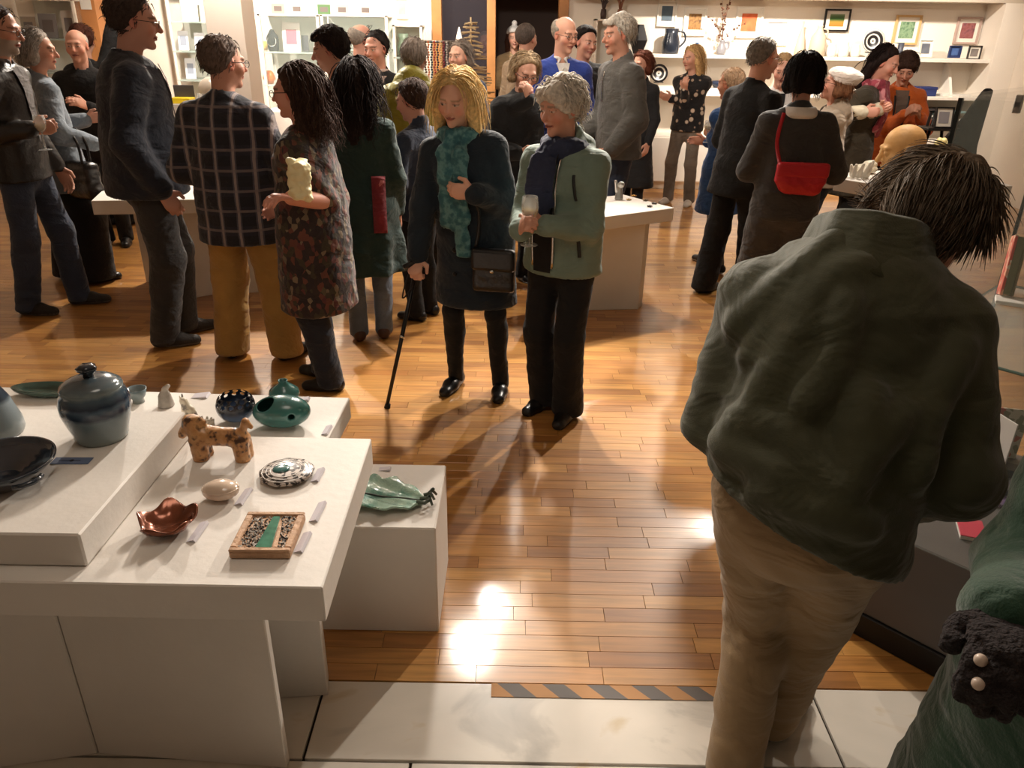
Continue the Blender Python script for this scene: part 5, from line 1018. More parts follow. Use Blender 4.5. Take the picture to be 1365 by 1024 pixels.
b, s = person('grey-haired man in a long black suit jacket seen from behind', x, y, fc, 1.69, skin=(204, 150, 126), pose=dict(hp=8, hy=6, hl=(-.16, .26, 1.0), hrt=(.18, .26, 1.02), fl=(-.09, -.12), fr=(.1, .12), lean=3), hairs=hb(col=(128, 120, 112), th=.007, line=.03), top=dict(hem=.43, hemr=.225, hip=.2, belly=.185, chest=.19, arm=.075, elbow=.068, wrist=.055, hsq=.85), topm=BLK, leg=dict(cuff=.09, knee=.085), legm=BLK, shoem=shoe_b, glass=metal_d, q=1.1, seed=26)
x, y, fc = 1.57, 4.52, 4
b, s = person('woman with a dark bob in a charcoal jumper with a red crossbody bag', x, y, fc, 1.62, skin=SHADE, female=True, pose=dict(hl=(-.14, .28, 1.0), hrt=(.2, .24, .98), wide=.92), hairs=hb('bob', BLKH, len=.0, th=.02, nape=-.085, strands=380, slen=.12, wild=.04, w=.0026), top=dict(hem=.47, hemr=.2, hip=.19, belly=.175, arm=.072, elbow=.066, wrist=.055), topm=cloth('charcoal_jumper', (50, 48, 47)), topname='jumper', leg=dict(thigh=.115, knee=.12, cuff=.13), legm=cloth('charcoal_trousers', (58, 54, 52)), shoem=shoe_b, seed=27)
N, up, fw, rt = s['N'], s['R'][:, 2], s['R'][:, 1], s['R'][:, 0]; f = Field(N - .16, N + .12, .006)
for i in range(24): a0, a1 = i * .2618, (i + 1) * .2618; g = lambda a: N + up * .012 + (rt * math.sin(a) + fw * math.cos(a)) * .074; f.cap(g(a0), g(a1), .016, k=.012); f.cap(g(a0) * 1.0 - up * .02 - fw * .012, g(a1) - up * .02 - fw * .012, .018, k=.012)
mk('shirt_collar', f.mesh(), WHITE, b)
RED = mat('red_leather', (170, 22, 34), .45, bump=(40, .2)); V = torso_v(b); q = surf(V, .02, 1.05, -1, off=.05); wp = l2w(q, x, y, fc)
bag = empty('crossbody_bag', (wp[0], wp[1], wp[2] - .1), -math.radians(fc), 'red half-moon crossbody bag on the back of the woman in charcoal', 'bag')
f = Field((-.17, -.07, -.06), (.17, .07, .2), .006); f.rbox((0, 0, .1), (.14, .03, .055), .026, k=.02); f.cap((-.075, 0, .03), (.075, 0, .02), .045, k=.05, sq=((0, 1, 0), .7)); f.noise(.003, 40, 1); mk('body', f.mesh(), RED, bag)
f = Field((-.17, -.08, .02), (.17, .08, .2), .006); f.rbox((0, -.012, .115), (.142, .026, .042), .02, k=.01); mk('flap', f.mesh(), RED, bag)
sp = [(-.13, .2), (-.14, .32), (-.12, .45)]; RZ = Matrix.Rotation(math.radians(fc), 3, 'Z')
mk('strap', strip(smooth_path([(-.12, 0, .13)] + [tuple(RZ @ (Vector(l2w(surf(V, px_, 1.05 - .1 + dz, -1, off=.006), x, y, fc)) - Vector((wp[0], wp[1], wp[2] - .1)))) for px_, dz in ((-.115, .22), (-.12, .3), (-.1, .4))], 14), .02, .005, (0, -1, .1)), RED, bag)
b, s = person('fair-haired person in a white shirt and dark waistcoat reading a paper', 2.12, 6.65, 188, 1.57, skin=(212, 160, 138), pose=dict(hp=14, hy=8, hrt=(.08, .3, 1.12), hl=(-.08, .3, 1.08)), hairs=hb(col=(168, 138, 100), th=.012), top=dict(hem=.47), topm=WHITE, topname='shirt', leg=dict(), legm=BLK, shoem=shoe_b, q=1.25, seed=28)
lapel_shirt(b, s, BLK, 'shirt', .5, .035, 'waistcoat', False); pp = l2w((0, .36, 1.14), 2.12, 6.65, 188); sh_ = box('paper_sheet', (-.1, -.001, -.07), (.1, .001, .07), mat('paper', (224, 220, 212), .8), bev=0); sh_.location = pp; sh_.rotation_euler = (.9, 0, math.radians(172)); tag(sh_, 'white sheet of paper read by the fair-haired person', 'paper')
x, y, fc = 2.32, 5.98, 280
b, s = person('woman in a white beret and beige hooded jacket facing left', x, y, fc, 1.49, skin=(214, 156, 132), female=True, pose=dict(hp=-10, hy=4, hl=(-.06, .26, .95), hrt=(.05, .3, 1.05)), hairs=hb('bob', (120, 82, 58), len=-.02, th=.012, front=.01), top=dict(hem=.47, hemr=.205, hip=.19, belly=.18, bulk=1.06, collar=2, hood=1, hsq=.85), topm=cloth('beige_jacket', (168, 150, 130)), leg=dict(), legm=JEAN, shoem=shoe_d, solem=sole_w, glass=metal_d, q=1.1, seed=29)
f = Field(s['head'] - .2, s['head'] + .22, .007); f.ell(headpt(s, 0, -.05, .085), (.115, .125, .055), s['Rh'], .02); f.ell(headpt(s, 0, -.02, .045), (.098, .118, .05), s['Rh'], .03); nn = s['Rh'] @ v3(0, .55, -.8); f.cut(nn, nn.dot(headpt(s, 0, .06, .055)), .01); f.noise(.003, 50, 1); mk('beret', f.mesh(), cloth('cream_beret', (226, 214, 204)), b)
x, y, fc = 2.75, 6.5, 128
b, s = person('dark-haired woman with a pink scarf and pale cuffs beside the orange jacket', x, y, fc, 1.65, skin=(220, 160, 138), female=True, pose=dict(hp=20, hy=4, hr=-6, lean=5, hl=w2l(ony(1172, 146, 6.28), x, y, fc), hrt=w2l(ony(1150, 150, 6.26), x, y, fc)), hairs=hb('long', (36, 26, 24), len=.16, th=.014, front=-.03, strands=300, slen=.25, wild=.1, ymax=-.01), top=dict(hem=.33, hemr=.22, bust=1, arm=.07, elbow=.064, wrist=.05, hsq=.85), topm=cloth('olive_brown_coat', (66, 58, 44)), topname='coat', leg=dict(), legm=BLK, shoem=shoe_b, q=1.15, seed=30, hands=dict(L=dict(curl=.7), R=dict(curl=.7)))
scarf(b, s, cloth('pink_scarf', (190, 92, 104), pattern=p_voronoi(24, [(0, (150, 56, 72)), (.35, (214, 140, 146)), (.65, (180, 80, 96)), (.85, (226, 176, 176))], (1, 1, .6))), 'coat', ((-.04, .3), (.04, .26)), .036)
for k in 'LR':
    f = Field(s['A' + k] - .12, s['A' + k] + .12, .006); d = nrm(s['A' + k] - s['E' + k]); f.cap(s['A' + k] - d * .075, s['A' + k] - d * .012, .054, k=.01); f.noise(.003, 60, 1); mk('cuff', f.mesh(), cloth('cream_cuff', (214, 204, 180)), b)
x, y, fc = 3.2, 6.88, 192
b, s = person('short-haired person in an orange jacket looking down', x, y, fc, 1.60, skin=(206, 150, 126), female=True, pose=dict(hp=26, hy=8, hrt=w2l(ony(1206, 152, 6.6), x, y, fc), hl=w2l(ony(1226, 155, 6.6), x, y, fc)), hairs=hb(col=(58, 40, 32), th=.02, fringe=1, strands=160, slen=.06), top=dict(hem=.45, bust=1, bulk=1.06), topm=cloth('orange_jacket', (196, 92, 28)), leg=dict(), legm=NAVY, shoem=shoe_b, q=1.15, seed=31, hands=dict(L=dict(curl=.6), R=dict(curl=.6)))
lapel_shirt(b, s, cloth('brown_jumper', (96, 78, 66)), 'jacket', .36, .05, collar=False); front_line(b, 'jacket', 'zip', zipm, -.055, 1.3, -.02, .8, 1, .014); front_line(b, 'jacket', 'zip', zipm, .055, 1.3, .02, .8, 1, .014)
# visitors in the lobby behind the doorway
person('person in a cream jacket and white bobble hat beyond the doorway', -.05, 10.6, 175, 1.72, skin=PALE, female=True, pose=dict(hrt=(.1, .28, 1.05)), hairs=hb('long', (70, 44, 34), len=.14, th=.012), top=dict(hem=.45), topm=cloth('cream_jacket', (206, 180, 138)), leg=dict(), legm=BLK, shoem=shoe_b, q=1.6, seed=32)
s = SK['person in a cream jacket and white bobble hat beyond the doorway']; b = [o for o in COL.objects if o.get('label', '').startswith('person in a cream jacket')][0]
f = Field(s['head'] - .2, s['head'] + .24, .01); f.ell(headpt(s, 0, -.015, .06), (.1, .12, .085), s['Rh'], .02); nn = s['Rh'] @ v3(0, .3, -.9); f.cut(nn, nn.dot(headpt(s, 0, .05, .06)), .01); f.ell(headpt(s, 0, -.02, .165), (.035,) * 3, None, .01); mk('hat', f.mesh(), WHITE, b)
person('grey-haired person in a dark coat beyond the doorway glass', -.42, 10.9, 190, 1.66, skin=SHADE, hairs=hb('bob', (130, 118, 108), len=.0, th=.014), top=dict(hem=.35, hemr=.22), topm=BLK, topname='coat', leg=dict(), legm=BLK, shoem=shoe_b, q=1.6, seed=33)

# ================================================================ RIGHT-HAND SHELF WALL
def zc_of(p): return p[1] * math.cos(TH) + (CH - p[2]) * math.sin(TH)
sw = empty('wall_shelves', (3.4, 9.6, 0), 0, 'white built-in wall shelves with low cupboards along the right back wall', 'shelves')
def SB(name, lo, hi, par=sw, m=shelf_m): return box(name, (lo[0] - 3.4, lo[1] - 9.6, lo[2]), (hi[0] - 3.4, hi[1] - 9.6, hi[2]), m, par)
SB('shelf_board', (1.48, 9.44, 1.46), (5.33, 9.78, 1.497)); SB('shelf_board', (1.48, 9.44, 1.06), (5.33, 9.78, 1.095)); SB('shelf_board', (3.9, 9.44, .82), (5.33, 9.78, .85))
for x_ in (1.5, 3.0, 4.15, 5.0): mk('bracket', [(v[0], v[1], v[2]) for v in prism([(0, 0), (.03, 0), (.03, .01), (0, .01)], 0, .01)[0]] and ([(x_ - 3.4 + a, q[0], q[1]) for a in (0, .03) for q in ((.18, 1.09), (-.12, 1.09), (.1, 1.46), (.18, 1.46))], [(0, 1, 2, 3), (7, 6, 5, 4), (0, 4, 5, 1), (1, 5, 6, 2), (2, 6, 7, 3), (3, 7, 4, 0)]), shelf_m, sw, smooth=False)
SB('cupboard_body', (1.48, 9.4, .08), (5.33, 9.78, .62)); SB('plinth_board', (1.5, 9.44, 0), (5.33, 9.78, .08))
for i in range(6):
    x0 = 1.5 + i * .64; dr = SB('cupboard_door', (x0, 9.38, .1), (x0 + .62, 9.4, .6)); mk('knob', sphere((x0 + .56 - 3.4, 9.36 - 9.6, .5), .012, 10, 6), silver, dr)
picm = {}
def frame(name, label, px, py, wp, hp, Yd, fm, pm_, border=.16, mm=None, tilt=0., cat='picture', group='pictures on the back wall', depth=.03, lean=0.):
    p = ony(px, py, Yd); k = zc_of(p) / FPX; w, h = wp * k / 2, hp * k / 2; e = empty(name, (p[0], Yd, p[2]), 0, label, cat, group); e.rotation_euler = (lean, tilt, 0); t = min(w, h) * border
    for nm, lo, hi in (('rail', (-w, -h), (w, -h + t)), ('rail', (-w, h - t), (w, h)), ('stile', (-w, -h + t), (-w + t, h - t)), ('stile', (w - t, -h + t), (w, h - t))): box(nm, (lo[0], -depth, lo[1]), (hi[0], 0, hi[1]), fm, e, .002)
    box('mount', (-w + t, -depth * .4, -h + t), (w - t, 0, h - t), mm or mat('mount_board', (228, 220, 206), .8), e, 0); iw, ih = w * .56, h * .56
    box('print', (-iw, -depth * .5, -ih), (iw, -depth * .4, ih), pm_, e, 0); return e
def art(nm, *cols, sc=9): return mat('art_' + nm, cols[0], .7, pattern=p_noise(sc, [(i / max(1, len(cols) - 1) * .5 + .25, c) for i, c in enumerate(cols)], (1, 1, 1), 3))
fw_w = mat('frame_white', (224, 218, 206), .5); fw_b = mat('frame_black', (28, 26, 26), .4); fw_o = mat('frame_ash', (196, 158, 106), .5); fw_p = mat('frame_rose', (176, 150, 138), .5)
WY = 9.775
frame('framed_picture', 'white framed dark blue print, upper left of the shelf wall', 889, 18, 26, 32, WY, fw_w, art('sea', (60, 76, 92), (90, 104, 112)))
frame('framed_picture', 'white framed brown abstract print above the blue bottle', 926, 29, 30, 34, WY, fw_w, art('brown', (90, 56, 30), (150, 110, 60), (60, 36, 26), sc=24))
frame('framed_picture', 'white framed orange-red print right of the dried branch', 998, 30, 36, 38, WY, fw_w, art('red', (196, 70, 40), (216, 120, 70)))
frame('framed_picture', 'white framed pale yellow print beside the tall clay bottles', 1034, 44, 30, 30, WY, fw_w, art('pale', (214, 206, 150), (220, 214, 190)))
frame('framed_picture', 'black framed green landscape picture', 1115, 27, 34, 27, WY, fw_b, mat('art_land', (90, 110, 60), .7, pattern=p_bands(2, [(0, (176, 110, 40)), (.4, (150, 120, 40)), (.55, (50, 90, 40)), (.8, (96, 120, 80)), (1, (190, 190, 170))], -.08, .08)))
frame('framed_picture', 'ash framed green leaf print above the striped plate', 1208, 40, 34, 36, WY, fw_o, art('leaf', (40, 80, 56), (130, 156, 120), (60, 96, 70), sc=20))
frame('framed_picture', 'rose framed purple and red print at the right end', 1289, 41, 32, 33, WY, fw_p, art('rose', (120, 60, 50), (150, 90, 90), (90, 50, 60), sc=20))
frame('photo_frame', 'small white photo frame standing on the upper shelf', 1233, 65, 19, 22, 9.6, fw_w, art('photo', (70, 76, 90), (110, 112, 118)), group='small frames on the shelf', cat='photo frame', lean=-.15)
frame('photo_frame', 'small blue picture block on the upper shelf', 1272, 69, 16, 15, 9.6, mat('frame_navy', (36, 50, 90), .4), art('blue', (40, 70, 130), (80, 110, 160)), group='small frames on the shelf', cat='photo frame', mm=mat('navy_mount', (40, 56, 100), .6))
frame('photo_frame', 'small black photo frame at the right end of the shelf', 1298, 70, 17, 17, 9.6, fw_b, art('grey', (90, 84, 80), (140, 130, 124)), group='small frames on the shelf', cat='photo frame')
def pot(name, label, px, Yd, z, prof, m, cat='vase', k=1.0, n=22, rz=0, group='pots on the wall shelves', handle=None):
    p = ony(px, 70, Yd); e = empty(name, (p[0], Yd, z + .0005), rz, label, cat, group); mk('body', lathe([(max(.001, r * k), zz * k) for r, zz in prof], n), m, e)
    if handle: mk('handle', tube(smooth_path([tuple(c * k for c in q) for q in handle], 12), .012 * k, 7), m, e)
    return e
SZ = 1.497
pot('glazed_jug', 'black jug with a loop handle at the left end of the upper shelf', 893, 9.58, SZ, [(.001, 0), (.1, 0), (.11, .02), (.115, .14), (.085, .24), (.09, .3), (.082, .3), (.075, .24), (.001, .05)], mat('black_blue_glaze', (34, 40, 50), .25, coat=.4, var=(8, .3)), 'jug', .88, handle=[(.085, 0, .27), (.16, 0, .25), (.18, 0, .16), (.11, 0, .08)])
pot('blue_bottle', 'small squat blue bottle on the upper shelf', 928, 9.58, SZ, [(.001, 0), (.055, 0), (.062, .02), (.06, .06), (.03, .085), (.02, .1), (.022, .125), (.018, .125), (.001, .03)], mat('blue_glass_glaze', (50, 84, 120), .15, coat=.6, var=(10, .3)), 'bottle', 1.0)
bv = pot('grey_vase', 'grey two-handled vase holding a dried branch', 961, 9.58, SZ, [(.001, 0), (.04, 0), (.055, .03), (.055, .07), (.03, .11), (.028, .14), (.036, .155), (.03, .155), (.022, .14), (.001, .02)], mat('grey_stone_glaze', (130, 128, 132), .3, coat=.3), 'vase', 1.0, handle=[(.03, 0, .13), (.07, 0, .13), (.08, 0, .08), (.052, 0, .06)])
bl = bv.location; br = empty('dried_branch', (bl[0], bl[1], SZ + .1), 0, 'dried branch with dark seed heads in the grey vase', 'branch'); bm_ = mat('dry_brown', (96, 62, 44), .8); st_ = []
for a, L, bx_ in [(0, .58, .02), (-.25, .3, -.1), (.3, .24, .12), (.12, .45, -.03)]:
    pts = [(bx_ * t * t * 2, .02 * math.sin(t * 5), .56 * L * t + L * .44 * t) for t in (0, .25, .5, .75, 1)]; st_.append(tube(pts, [.004, .0035, .003, .0025, .002], 5))
    for i in range(int(L * 40)):
        t = .25 + .75 * random.random(); st_.append(sphere((bx_ * t * t * 2 + random.uniform(-.02, .02), .02 * math.sin(t * 5) + random.uniform(-.015, .015), L * t), random.uniform(.008, .014), 6, 4))
mk('twigs', join(*st_), bm_, br)
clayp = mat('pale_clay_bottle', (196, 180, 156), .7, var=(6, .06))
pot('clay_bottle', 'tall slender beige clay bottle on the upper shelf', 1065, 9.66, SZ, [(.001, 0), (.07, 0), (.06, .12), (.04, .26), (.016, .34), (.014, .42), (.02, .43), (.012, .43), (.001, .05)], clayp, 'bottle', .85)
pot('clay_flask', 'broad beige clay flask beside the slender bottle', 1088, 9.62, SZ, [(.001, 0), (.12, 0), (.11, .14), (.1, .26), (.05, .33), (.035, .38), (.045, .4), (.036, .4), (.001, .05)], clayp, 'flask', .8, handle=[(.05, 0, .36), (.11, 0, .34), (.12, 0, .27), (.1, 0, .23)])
wg = mat('white_porcelain', (224, 214, 200), .3, coat=.3)
for px_, lb, k in [(1108, 'white porcelain vase right of the clay flask', .9), (1124, 'white porcelain jug with slanted rim on the shelf', 1.0), (1140, 'white porcelain beaker left of the striped plate', .85)]: pot('porcelain_vase', lb, px_, 9.58, SZ, [(.001, 0), (.05, 0), (.06, .04), (.06, .1), (.045, .14), (.052, .16), (.045, .16), (.001, .03)], wg, 'vase', k)
pot('grey_mug', 'grey and white mug left of the white photo frame', 1189, 9.58, SZ, [(.001, 0), (.05, 0), (.052, .02), (.05, .15), (.045, .15), (.001, .02)], wg, 'mug', 1.0); pot('slate_mug', 'slate grey tall mug beside the grey mug', 1198, 9.6, SZ, [(.001, 0), (.04, 0), (.042, .02), (.042, .16), (.036, .16), (.001, .02)], mat('slate_glaze', (70, 74, 84), .4), 'mug', 1.0)
ringp = lambda nt, oc: (lambda g, mu, pp: (nt.links.new(oc, g.inputs[0]), setattr(g, 'operation', 'LENGTH'), setattr(pp, 'operation', 'PINGPONG'), pp.inputs[1].__setattr__('default_value', .024), nt.links.new(g.outputs['Value'], pp.inputs[0]), ramp(nt, pp.outputs[0], [(0, (30, 28, 30)), (.0125, (214, 204, 190))]))[-1])(nt.nodes.new('ShaderNodeVectorMath'), None, nt.nodes.new('ShaderNodeMath'))
ringm = mat('ringed_plate_glaze', (200, 190, 180), .3, pattern=ringp)
def plate(label, px, py, Yd, r):
    p = ony(px, py, Yd); e = empty('ringed_plate', (p[0], Yd, p[2]), 0, label, 'plate', 'ringed plates'); e.rotation_euler = (math.pi / 2 - .15, 0, 0)
    mk('body', lathe([(.001, 0), (r * .6, 0), (r, .03), (r, .038), (r * .62, .012), (.001, .012)], 36), ringm, e); mk('stand', tube([(-r * .5, -r * .9, -.01), (-r * .5, -r, .05), (r * .5, -r, .05), (r * .5, -r * .9, -.01)], .006, 6), fw_b, e); return e
plate('black and white ringed plate on the upper shelf', 1163, 55, 9.62, .125); plate('black and white ringed plate on the lower shelf behind the flowered blouse', 878, 98, 9.62, .1)
p = ony(957, 120, 9.58); nb_ = empty('boat_bowl', (p[0], 9.58, 1.0955), 0, 'dark blue bowl on a white block on the lower shelf', 'bowl'); box('block', (-.14, -.08, 0), (.14, .08, .05), fw_w, nb_); mk('body', lathe([(.001, .05), (.05, .05), (.11, .12), (.105, .12), (.04, .065), (.001, .065)], 28), mat('navy_glaze', (40, 50, 72), .3, coat=.3), nb_)
for px_, w_, hh, c_, lb in [(1233, .2, .1, (38, 50, 100), 'blue box on the lower shelf'), (1215, .1, .06, (60, 54, 60), 'small dark box on the lower shelf beside the blue one')]:
    p = ony(px_, 120, 9.6); o = empty('storage_box', (p[0], 9.6, 1.0955), .1, lb, 'box'); box('base', (-w_ / 2, -.08, 0), (w_ / 2, .08, hh * .7), mat('box_%d' % px_, c_, .5), o); box('lid', (-w_ / 2 - .004, -.084, hh * .7), (w_ / 2 + .004, .084, hh), mat('box_%d' % px_, c_, .5), o)
p = ony(1272, 122, 9.58); o = box('paper_pad', (-.16, -.09, 0), (.16, .09, .025), mat('pad_white', (220, 214, 204), .8)); o.location = (p[0], 9.58, 1.0955); tag(o, 'white paper pad on the lower shelf', 'paper')
for i, (px_, c_, w_) in enumerate([(1215, (60, 66, 64), .34), (1250, (200, 196, 186), .36), (1228, (44, 58, 56), .3), (1262, (120, 150, 150), .34), (1240, (50, 44, 44), .3)]):
    p = ony(px_, 145, 9.58); o = box('print_folder', (-w_ / 2, -.13, 0), (w_ / 2, .13, .022), mat('folder_%d' % i, c_, .6)); o.location = (p[0], 9.58 + .002 * i, .8505 + .0226 * i); o.rotation_euler = (0, 0, .06 * (i - 2)); tag(o, ['charcoal', 'white', 'dark green', 'pale turquoise', 'black'][i] + ' print folder in the pile on the lowest shelf', 'folder', 'folders on the lowest shelf')
# tall white cabinet with coral ornaments, black faceted vase
p0, p1 = ony(795, 25, 9.4), ony(838, 25, 9.4); tc2 = empty('tall_cabinet', ((p0[0] + p1[0]) / 2, 9.55, 0), 0, 'tall white open cabinet behind the grey fleece man', 'cabinet'); hw = (p1[0] - p0[0]) / 2; Zt = p0[2]
box('side', (-hw, -.15, 0), (-hw + .02, .2, Zt), shelf_m, tc2); box('side', (hw - .02, -.15, 0), (hw, .2, Zt), shelf_m, tc2); box('back', (-hw, .19, 0), (hw, .21, Zt), shelf_m, tc2)
for z_ in (.1, .5, .9, 1.3, Zt - .02): box('shelf', (-hw, -.15, z_), (hw, .19, z_ + .02), shelf_m, tc2)
def coral(label, px, Yd, z, m, sd):
    rg = random.Random(sd); e = empty('coral_ornament', (ony(px, 25, Yd)[0], Yd, z), 0, label, 'ornament', 'coral ornaments'); ps = [lathe([(.001, 0), (.03, 0), (.035, .05), (.028, .1), (.001, .1)], 12)]
    for i in range(7):
        a = rg.uniform(0, 6.28); L = rg.uniform(.1, .24); ps.append(tube([(0, 0, .08), (.02 * math.cos(a), .02 * math.sin(a), .08 + L * .5), (.07 * math.cos(a + .6), .05 * math.sin(a + .6), .08 + L)], [.012, .01, .006], 6))
    mk('body', join(*ps), m, e)
coral('dark coral ornament on top of the tall white cabinet', 804, 9.55, Zt, mat('dark_coral', (60, 44, 40), .6), 1); coral('brown coral ornament at the right of the cabinet top', 826, 9.5, Zt, mat('brown_coral', (120, 74, 50), .6), 3)
p = ony(850, 72, 9.5); e = empty('faceted_vase', (p[0], 9.5, 1.497), .3, 'black faceted vase behind the white-haired man', 'vase'); mk('body', lathe([(.001, 0), (.06, 0), (.11, .14), (.05, .3), (.001, .3)], 6), mat('black_matt', (30, 30, 32), .5), e, smooth=False)
box('vase_ledge', (p[0] - .18, 9.4, 1.46), (p[0] + .0, 9.78, 1.4965), shelf_m).parent = sw; COL.objects['vase_ledge'].location = (-3.4, -9.6, 0)
# ================================================================ RIGHT TABLE WITH CLAY HEAD
hs_ = skel(1.75, hy=0, hp=12); hs_['head'] = v3(0, 0, .185); hs_['hs'] = 1.42; hs_['N'] = v3(0, -.02, .0); hs_['R'] = np.eye(3)
f = head_field(hs_, .006); f.cut((0, 0, -1), 0, .004); p = onz(1215, 222, .85)
o = mk('portrait_sculpture', f.mesh(), mat('ochre_clay', (196, 150, 92), .6, bump=(30, .15), var=(9, .1)), loc=(2.62, 5.42, .8505), rz=math.radians(84)); tag(o, 'bald ochre clay head sculpture on the right display table', 'sculpture')
f = Field((-.12, -.09, -.01), (.12, .09, .12), .005); f.ell((0, 0, .03), (.09, .06, .035), k=.01); f.ell((.03, .0, .06), (.05, .045, .03), k=.02); f.noise(.006, 50, 2); f.cut((0, 0, -1), 0, .003)
p = onz(1163, 232, .85); tag(mk('shell_ceramic', f.mesh(), mat('ivory_ceramic', (206, 198, 176), .5), loc=(p[0] - .05, p[1] + .02, .8505)), 'rounded ivory ceramic form at the table corner', 'ceramic')
f = Field((-.1, -.08, -.01), (.1, .08, .16), .005)
for i in range(9): a = i * .7; f.cap((.05 * math.cos(a), .04 * math.sin(a), .02), (.07 * math.cos(a + .4), .05 * math.sin(a + .4), .05 + .008 * i), .018, .01, .01)
f.cut((0, 0, -1), 0, .003); p = onz(1190, 226, .85); tag(mk('leafy_ceramic', f.mesh(), mat('white_ceramic', (222, 214, 198), .45), loc=(2.36, 5.4, .8505)), 'white leafy ceramic in front of the clay head', 'ceramic')
f = Field((-.07, -.07, -.01), (.07, .07, .26), .005); f.cap((0, 0, .0), (0, 0, .12), .045, .03, .02); f.ell((0, .0, .17), (.04, .042, .05), k=.02)
for i in range(12): f.ell((.035 * math.cos(i * .9), .035 * math.sin(i * .9), .19 + .02 * (i % 3)), (.018,) * 3, k=.008)
f.cut((0, 0, -1), 0, .003); tag(mk('cream_figure', f.mesh(), mat('cream_yellow', (220, 204, 140), .5), loc=(2.98, 5.6, .8505)), 'small cream-yellow curly figure beside the clay head', 'figurine')
e = frame('desk_frame', 'small dark-edged card frame behind the clay head', 1257, 157, 24, 26, 6.2, fw_b, mat('card_grey', (150, 146, 150), .7), .12, cat='photo frame', group='small frames on the shelf', lean=-.2)
fl_ = empty('easel_stand', (ony(1257, 157, 6.2)[0], 6.3, 0), 0, 'dark easel stand under the card frame', 'easel'); zt = ony(1257, 170, 6.2)[2]
for a in (-.12, .12): mk('leg', tube([(a * 1.5, -.1, 0), (a * .4, .0, zt + .1)], .012, 8), fw_b, fl_)
mk('leg', tube([(0, .3, 0), (0, .02, zt + .1)], .012, 8), fw_b, fl_); box('ledge', (-.12, -.16, zt - .02), (.12, .02, zt), fw_b, fl_)
f = Field((-.35, -.2, -.01), (.35, .2, 1.45), .014); f.cap((.1, 0, 1.32), (-.06, 0, .75), .04, .2, .05, ((0, 1, 0), .6)); f.cap((-.06, 0, .75), (-.06, 0, 0), .2, .23, .05, ((0, 1, 0), .6)); f.noise(.02, 14, 1, (1, 1, .2)); f.cut((0, 0, -1), 0, .01); f.cut((0, 0, 1), 1.36, .03)
p = ony(1288, 140, 6.9); tag(mk('draped_stand', f.mesh(), BLK, loc=(p[0] + .05, 6.9, 0)), 'black cloth draped over a stand near the right wall', 'cloth')
# ================================================================ CENTRE TABLE ITEMS
def small(name, label, px, py, z, VF, m, cat, group=None, rz=0, dy=0): p = onz(px, py, z); return tag(mk(name, VF, m, loc=(p[0], p[1] + dy, z + .0006), rz=rz), label, cat, group)
f = Field((-.05, -.04, -.01), (.05, .04, .16), .004); f.cap((0, 0, 0), (0, 0, .06), .03, .022, .02); f.ell((.01, 0, .1), (.022,) * 3, k=.01); f.cap((-.02, 0, .06), (-.03, 0, .12), .012, .01, .01); f.cut((0, 0, -1), 0, .003)
glsm = mat('crackle_glass', (220, 224, 222), .08, trans=.7, coat=.5); small('glass_ornament', 'knobbly silver-glass ornament on the centre table', 826, 268, .70, f.mesh(), mat('silver_glass', (190, 188, 184), .15, .7), 'ornament', 'ornaments on the centre table', dy=.05)
f = Field((-.06, -.05, -.01), (.06, .05, .16), .004)
for i in range(20): f.ell((.03 * math.cos(i * 2.4), .03 * math.sin(i * 2.4), .012 + .0055 * i), (.016,) * 3, k=.008)
f.cut((0, 0, -1), 0, .003); small('white_rosette', 'white crumpled rosette ornament beside the sage jacket', 706, 278, .70, f.mesh(), mat('white_matt', (218, 212, 200), .6), 'ornament', 'ornaments on the centre table', dy=.06)
for i, (px_, py_, c_) in enumerate([(845, 262, (160, 120, 60)), (860, 268, (120, 104, 84)), (872, 272, (90, 84, 80)), (838, 267, (176, 150, 110)), (866, 276, (70, 66, 66))]):
    small('brooch', ['small brass brooch nearest the glass ornament', 'small bronze brooch in the middle of the jewellery row', 'small grey brooch towards the table corner', 'small golden brooch at the back of the table', 'small dark brooch nearest the table edge'][i], px_, py_, .70, join(*[sphere((.012 * math.cos(a), .012 * math.sin(a), .005), (.008, .006, .005), 8, 5) for a in (0, 1.26, 2.5, 3.8, 5)] + [sphere((0, 0, .007), .007, 8, 5)]), mat('brooch_%d' % i, c_, .3, .8), 'brooch', 'brooches on the centre table')
# items on the left rear table
for i, (px_, py_, lb) in enumerate([(160, 252, 'small grey pebble ring on the rear table by the handbag'), (176, 258, 'flat price card on the rear table by the navy jacket')]):
    if i == 0: small('pebble_ring', lb, px_, py_, .70, lathe([(.012, 0), (.03, 0), (.034, .01), (.026, .02), (.014, .018), (.012, .004)], 18, None, False), grey_gl, 'ring dish')
    else: card(lb, px_, py_, .7005, .03, .06)
